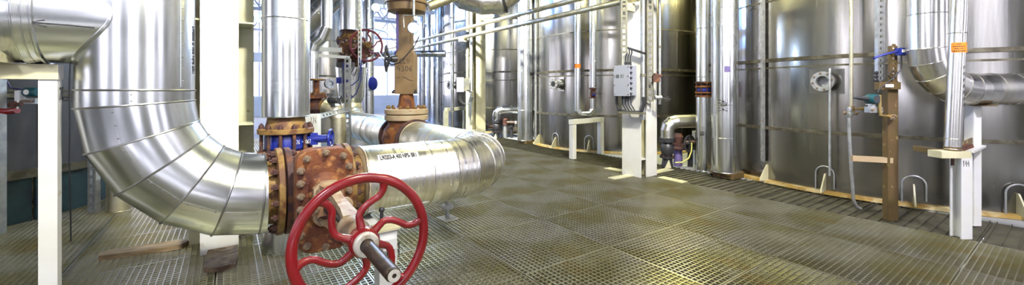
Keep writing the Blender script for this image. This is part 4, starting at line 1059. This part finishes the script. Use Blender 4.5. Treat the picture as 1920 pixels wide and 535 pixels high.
# posts marked 144
q0, q1 = gnd(1812, 449), gnd(1832, 424)
hp2 = thing('support_post', 'white steel support marked 144 under the clad pipe at right', 'support', q0)
ztop = .79
def hpost(q, z1):
    b = MB().box(q + VZ * z1 / 2, (.10, .009, z1), rz=-TH).box(q + VZ * z1 / 2 + CAMY * .045, (.008, .09, z1), rz=-TH).box(q + VZ * z1 / 2 + CAMY * .09, (.10, .009, z1), rz=-TH)
    return b
hpost(q0, ztop).build('front_post', 'white_paint', hp2)
MB().box(q1 + VZ * .60, (.075, .012, 1.2), rz=-TH).box(q1 + VZ * .60 - CAMX * .035 + CAMY * .04, (.01, .08, 1.2), rz=-TH).build('rear_post', 'white_paint', hp2)
MB().bar(q0 + VZ * (ztop + .01) - CAMX * .02, q1 + VZ * (ztop + .01), .12, .02).build('top_plate', 'white_paint', hp2)
MB().bar(q0 + VZ * (ztop + .05) - CAMX * .05, q1 + VZ * (ztop + .05) - CAMX * .05, .01, .08).build('side_plate', 'rust_post', hp2)
MB().box(q1 + VZ * 1.205 - CAMY * .05, (.11, .16, .012), rz=-TH).build('saddle_plate', 'rust_post', hp2)
handwriting(hp2, '144', q0 + VZ * .66 - CAMX * .038 - CAMY * .0065, CAMX * .5, VZ, .055, .0017)

# unseen brace pipe, added high up to throw shade on the large tank
lf = Vector(FLOODS[0][0]); e0, e1 = lf + (at(1450, 112, 5.6) - lf) * .5, lf + (at(1660, 22, 4.9) - lf) * .5
br = thing('shade_brace', 'unseen diagonal brace pipe added to cast shade on the large tank', 'brace', (e0 + e1) / 2)
MB().cyl(e0 - (e1 - e0) * .4, e1, .07, n=20).build('pipe', 'alu_dusty', br)
MB().cyl(e1, e0 + VZ * .35 + (e1 - e0) * .1, .06, n=20).build('tie', 'alu_dusty', br)
for e_ in (e0, e1): MB().cyl(e_, Vector((e_.x, e_.y, 6.99)), .012, n=8).build('hanger_rod', 'galv', br)
# ------------------------------------------------------------------ background between the column and the tan valve
def flood(label, px, py, Y, aim, s=.62):
    c_ = at(px, py, Y); aim = Vector(aim).normalized()
    o = thing('floodlight', label, 'floodlight', c_ - VZ * .12)
    MB().lathe(c_ + aim * -.14, aim, [(0, .05 * s), (.04, .09 * s), (.12, .12 * s), (.14, .125 * s)], 24).build('housing', 'black_paint', o)
    MB().lathe(c_, aim, [(0, .112 * s), (.012, .10 * s), (.016, .02)], 24).build('lens', 'flood_on', o)
    MB().tube(ringpts(c_ + aim * .005, aim, .12 * s, 28), .010 * s, 6, closed=True).build('rim', 'black_paint', o)
    _, u, v = frame(aim)
    MB().tube([c_ + u * .13 - aim * .05, c_ + u * .14 - aim * .05 + VZ * .17, c_ - u * .14 - aim * .05 + VZ * .17, c_ - u * .13 - aim * .05], .012, 6).build('yoke', 'galv', o)
    MB().cyl(c_ - aim * .05 + VZ * .17, c_ - aim * .05 + VZ * 2.2, .018, n=10).build('drop_rod', 'galv', o)
    l = bpy.data.lights.new('floodlight_beam', 'AREA'); l.shape = 'DISK'; l.size = .2; l.energy = 45; l.color = (.5, .68, 1.0)
    lo = bpy.data.objects.new('floodlight_beam', l); COL.objects.link(lo); lo.parent = o; lo.location = VZ * .12 + aim * .03
    lo.rotation_mode = 'QUATERNION'; lo.rotation_quaternion = (-aim).to_track_quat('Z', 'Y')
    return o
flood('upper floodlight glaring blue-white left of the tan drum', 705, 14, 7.0, -CAMY + CAMX * .2 - VZ * .15)
flood('floodlight glaring beside the neck of the tan control valve', 775, 52, 5.55, -CAMY + CAMX * .15 - VZ * .12)
vpipe('blue-lit silver pipe standing right of the tan control valve', 820, 15.8, .50, 0, [0, 1.0, 2.2, 3.4, 5.4])
vpipe('paler silver pipe just right of the tan control valve', 790, 17.2, .33, 0, [0, 1.2, 3.2, 5.4])
vpipe('thin dark silver pipe between two blue-lit pipes', 803, 18.0, .22, 0, [0, 1.2, 3.2, 5.4])
vpipe('blue-lit square duct pipe behind the reducer cone', 691, 12.0, .32, 0, [0, 1.2, 2.2, 3.4, 5.4])
ho = thing('header_pipe', 'greenish horizontal header pipe passing behind the tan control valve', 'pipe', at(805, 108, 13.2))
clad(ho, [at(560, 101, 13.2), at(700, 101, 13.2), at(790, 101, 13.2), at(835, 101, 13.2)], .11, 'alu_streak', 24)
# jogged pipe left of the brown gate valve
jo = thing('jogged_pipe', 'silver pipe with a sideways jog left of the brown gate valve', 'pipe', at(590, 270, 6.6))
clad(jo, [at(613, -60, 6.6), at(613, 52, 6.6), at(604, 72, 6.6), at(592, 82, 6.6), at(587, 96, 6.6), at(587, 190, 6.6)], .085, 'alu', 24, bead=.004)
do = thing('duct_pipe', 'fat grey diagonal pipe high behind the jogged pipe', 'pipe', at(592, 40, 8.8))
clad(do, [at(545, 75, 8.8), at(600, 22, 8.8), at(650, -25, 8.8)], .22, 'alu_streak', 28)
# rusty valve under the jogged pipe, with its pipe to the right
ry = 6.3
rv = thing('globe_valve', 'rusty valve with upright spindle behind the blue butterfly valve', 'valve', at(592, 225, ry))
c_ = at(593, 200, ry)
MB().lathe(c_, VZ, [(-.10, .08), (-.04, .13), (.06, .13), (.10, .08), (.13, .08)], 24).build('body', 'rust_dark', rv)
MB().lathe(c_ + VZ * .13, VZ, [(0, .15), (.03, .15), (.03, .14), (.06, .14)], 28).build('bonnet_flange', 'rust', rv)
bolts(rv, ringpts(c_ + VZ * .19, VZ, .12, 10), VZ, .03, 'rust_yellow')
MB().cyl(c_ + VZ * .19, c_ + VZ * .42, .045, n=14).build('spindle', 'rust', rv)
b = MB(); b.tube(ringpts(c_ + VZ * .42, VZ, .12, 24), .014, 8, closed=True)
for p in ringpts(c_ + VZ * .42, VZ, .12, 4): b.cyl(c_ + VZ * .42, p, .01, n=6)
b.build('handwheel', 'rust_yellow', rv)
MB().lathe(c_ - CAMX * .12, CAMX, [(0, .11), (.03, .11), (.03, .07), (.21, .07), (.21, .11), (.25, .11)], 24).build('flow_neck', 'rust_yellow', rv)
ro = thing('insulated_pipe', 'cream-dusted clad elbow beside the rusty valve behind the blue one', 'pipe', at(630, 275, ry))
clad(ro, [c_ + CAMX * .13, at(618, 203, ry), at(628, 208, ry), at(634, 222, ry), at(634, 300, ry), Vector((at(634, 300, ry).x, at(634, 300, ry).y, 0))], .12, 'alu_dusty', 26, bead=.004)
wp = thing('support_post', 'white post marked 126 behind the blue butterfly valve', 'support', (at(590, 220, 4.9).x, at(590, 220, 4.9).y, 0))
q = at(590, 220, 4.9); q.z = 0; zt = zat(214, 4.9)
MB().box(q + VZ * zt / 2, (.11, .09, zt), rz=-TH).build('post', 'white_paint', wp)
MB().bar(q + VZ * (zt - .06) - CAMX * .22, q + VZ * (zt - .06) - CAMX * .05, .06, .08).build('arm', 'white_paint', wp)
handwriting(wp, '126', q + VZ * (zt - .11) - CAMX * .03 - CAMY * .046, CAMX * .45, VZ, .075, .0025)
channel('pale perforated channel running right from the white 126 post', at(597, 219, 4.97), at(655, 205, 5.6), .06, .03, -CAMY, 'galv', pitch=.06)
channel('tall perforated post in front of the reducer cone', gnd(651, 170 + H * F / 6.6), at(651, 110, 6.6), .09, .05, -CAMY, 'galv', pitch=.08)
channel('white perforated pole crossing the brown gate valve', at(674, 125, 6.9), at(674, -40, 6.9), .05, .03, -CAMY, 'frame_white', pitch=.08)
o_ = thing('pipe_rack_beam', 'pale horizontal rack beam behind the blue-cabled positioner', 'beam', at(592, 108, 7.0))
MB().bar(at(582, 103, 7.0), at(655, 108, 7.0), .06, .05).bar(at(598, 92, 7.3), at(640, 94, 7.3), .05, .08).build('beam', 'frame_white', o_)
# blue valve positioner with cables under the brown gate valve
po = thing('positioner', 'blue valve positioner with dangling cables below the brown gate valve', 'positioner', at(650, 165, 6.8))
c_ = at(648, 122, 6.8)
MB().box(c_, (.26, .12, .09), rz=-TH).build('head', 'black_paint', po)
MB().box(c_ + CAMX * .05 - CAMY * .03 - VZ * .02, (.12, .12, .12), rz=-TH).build('blue_cover', 'blue_paint', po)
for dx in (-.09, .02):
    MB().box(c_ + CAMX * dx - VZ * .26 - CAMY * .03, (.08, .06, .10), rz=-TH).build('air_block', 'blue_paint', po)
    MB().cyl(c_ + CAMX * dx - VZ * .05, c_ + CAMX * dx - VZ * .52, .025, n=10).build('air_pipe', 'galv', po)
def loop(o, pts_, r, m): MB().tube(pts_, r, 6).build('cable', m, o)
loop(po, [at(674, 108, 6.7), at(676, 130, 6.7), at(672, 150, 6.7), at(660, 160, 6.7), at(652, 157, 6.7)], .009, 'blue_paint')
loop(po, [at(678, 112, 6.7), at(677, 150, 6.7), at(668, 175, 6.7), at(655, 189, 6.7), at(648, 182, 6.7), at(652, 174, 6.7), at(660, 180, 6.7), at(656, 188, 6.7)], .009, 'blue_paint')
loop(po, [at(664, 126, 6.7), at(658, 138, 6.7), at(664, 143, 6.7), at(669, 130, 6.7)], .008, 'black')
loop(po, [at(641, 180, 6.7), at(634, 192, 6.7), at(622, 197, 6.7), at(612, 188, 6.7), at(608, 182, 6.7)], .009, 'black')
se = thing('sensor_head', 'dark sensor head above the cream-dusted elbow', 'transmitter', at(624, 197, 6.2))
c_ = at(624, 188, 6.2); MB().lathe(c_ - CAMX * .07, CAMX, [(0, .045), (.02, .055), (.13, .055), (.15, .045)], 18).cyl(c_ - VZ * .05, c_ - VZ * .10, .03, n=12).box(c_ - CAMX * .06 + VZ * .08, (.05, .04, .05)).build('housing', 'black_paint', se)
# lamp wires
wo = thing('lamp_wire', 'black wire drooping between the red handwheel and the tan valve', 'cable', at(725, 70, 6.7))
MB().tube([at(682, 55, 6.9), at(700, 53, 6.8), at(722, 60, 6.7), at(738, 76, 6.6), at(750, 92, 6.4)], .007, 6).build('strand', 'black', wo)
wo = thing('lamp_wire', 'black wire looping from the floodlight across the tan valve', 'cable', at(770, 95, 5.7))
MB().tube([at(786, 68, 5.75), at(778, 85, 5.72), at(762, 104, 5.7), at(748, 118, 5.7), at(735, 122, 5.75), at(720, 112, 5.9), at(706, 92, 6.2)], .009, 6).build('strand', 'black', wo)
mo = thing('blind_disc', 'dark blue round cover seen at the side of the blue-lit duct pipe', 'cover', at(700, 165, 11.5))
c_ = at(699, 157, 11.8); MB().cyl(c_, at(691, 157, 12.0), .06, n=12).build('stub', 'galv', mo); MB().lathe(c_ - CAMX * .02, CAMX + CAMY * -.3, [(0, .18), (.03, .2), (.07, .18), (.10, .06)], 24).build('cover', 'blue_paint', mo)
# pale tank with a nozzle far behind the rusty valve
t5 = tank('pale_tank', 'pale silver tank far behind the rusty spindle valve', tuple(Cw(-6.3, 13.4))[:2], 1.1, [.02, 1.8, 2.9, 4.2], 7, 'tank_steel', [(1.8, .05)], base_m=None)
nozzle(t5, 618, 157, tuple(Cw(-6.3, 13.4))[:2], 1.1, r0=.10, L=.12)
# guard rail before the far windows
gr = thing('guard_rail', 'white guard rail below the far windows', 'railing', (5.0, 19.0, 0))
for k in range(4): MB().b2((2.0, 18.98, .28 + .27 * k), (10.0, 19.02, .32 + .27 * k)).build('rail', 'frame_white', gr)
for k in range(6): MB().b2((2.0 + 1.6 * k - .025, 18.97, 0), (2.0 + 1.6 * k + .025, 19.03, 1.13)).build('post', 'frame_white', gr)
MB().b2((2.0, 18.99, .02), (10.0, 19.01, .18)).build('toe_board', 'frame_white', gr)
# ------------------------------------------------------------------ left: instruments before the dark tank
lt = thing('pressure_transmitter', 'blue transmitter with manifold before the dark tank at left', 'transmitter', at(58, 190, 3.9))
c_ = at(60, 173, 3.9)
MB().lathe(c_ - CAMX * .06, CAMX, [(0, .038), (.012, .046), (.11, .046), (.122, .038)], 20).build('housing', 'teal_paint', lt)
MB().lathe(c_ - CAMY * .046, -CAMY, [(0, .026), (.006, .024)], 16).build('display', 'gauge_white', lt)
MB().cyl(c_ - CAMX * .07, c_ - CAMX * .13, .022, n=12).build('end_cap', 'galv', lt)
MB().box(c_ - CAMX * .09 - VZ * .035 - CAMY * .02, (.05, .05, .10), rz=-TH).build('bracket', 'frame_white', lt)
MB().box(c_ - VZ * .085, (.13, .06, .055), rz=-TH).build('manifold', 'galv', lt)
bolts(lt, [c_ - VZ * .085 + CAMX * x - CAMY * .032 for x in (-.05, -.02, .01, .04)], -CAMY, .018)
tb_ = thing('impulse_line', 'thin steel tube with fittings running along the dark tank', 'pipe', at(80, 187, 4.1))
MB().cyl(at(-30, 187, 4.1), at(165, 187, 4.1), .014, n=10).build('tube', 'galv', tb_)
for px in (30, 95, 126, 140): MB().lathe(at(px, 187, 4.1) - CAMX * .03, CAMX, [(0, .022), (.06, .022)], 6).build('fitting', 'galv', tb_)
rh = thing('ball_valve', 'red-sleeved lever valve low at the left edge', 'valve', at(20, 215, 3.7))
c_ = at(28, 196, 3.7)
MB().lathe(c_ - VZ * .03, VZ, [(0, .025), (.03, .035), (.06, .025)], 14).cyl(c_ - CAMX * .05, c_ + CAMX * .06, .02, n=10).build('body', 'rust_dark', rh)
MB().tube([c_ + VZ * .03 + CAMX * .02, c_ + CAMX * .035 + VZ * .0, c_ + CAMX * .02 - VZ * .04], .008, 6).build('handle_bar', 'gauge_white', rh)
MB().tube([c_ + CAMX * .02 - VZ * .055, c_ - CAMX * .06 - VZ * .065, c_ - CAMX * .18 - VZ * .055], [.028, .03, .02], 12).build('lever_sleeve', 'red_paint', rh)
MB().tube([at(12, 150, 3.95), at(20, 165, 3.95), at(40, 168, 3.95), at(48, 172, 3.95)], .006, 6).build('blue_lead', 'blue_paint', rh)
channel('pale blue perforated post at the far left edge', gnd(-7, 440) , gnd(-7, 440) + VZ * 1.6, .07, .05, -CAMY, 'galv', pitch=.08)
wc_ = thing('hanging_cable', 'thin black cable hanging beside the pale support post', 'cable', at(131, 280, 3.6))
MB().tube([at(132, 110, 3.6), at(130, 170, 3.6), at(131, 230, 3.6), at(130, 300, 3.6), at(132, 390, 3.6), at(133, 170 + H * F / 3.6, 3.6)], .006, 6).build('strand', 'black', wc_)
channel('perforated strut standing on the floor behind the silver elbow', gnd(172, 400), gnd(172, 400) + VZ * .9, .09, .05, -CAMY, 'galv', pitch=.09)
st = thing('pipe_stub', 'short olive pipe stub rising from the floor behind the silver elbow', 'pipe', gnd(224, 394))
p = gnd(224, 394); clad(st, [p, p + VZ * .35], .11, 'alu_dusty', 24)
# ------------------------------------------------------------------ boards on the floor
p, q = gnd(192, 484), gnd(346, 462)
wb = MB(); d = (q - p).normalized(); s = VZ.cross(d)
wb.prism([(0, -.07), (.04, -.075), (.5 * (q - p).length, -.08), ((q - p).length, -.075), ((q - p).length + .03, .0), ((q - p).length, .075), (.05, .07), (-.03, .02)], p + VZ * .001, d, s, VZ * .04)
o = wb.build('wooden_board', 'wood', None); tag(o, 'worn wooden board lying on the grating below the silver elbow', 'board')
p, q = gnd(412, 508), gnd(420, 464)
wb = MB(); d = (q - p).normalized(); s = VZ.cross(d); L = (q - p).length
wb.prism([(0, -.10), (L * .3, -.11), (L, -.10), (L + .02, .02), (L, .10), (L * .5, .105), (.02, .10), (-.03, 0)], p + VZ * .001, d, s, VZ * .035)
o = wb.build('rough_slab', 'stone', None); tag(o, 'rough brown slab on the grating at the foot of the white column', 'slab')
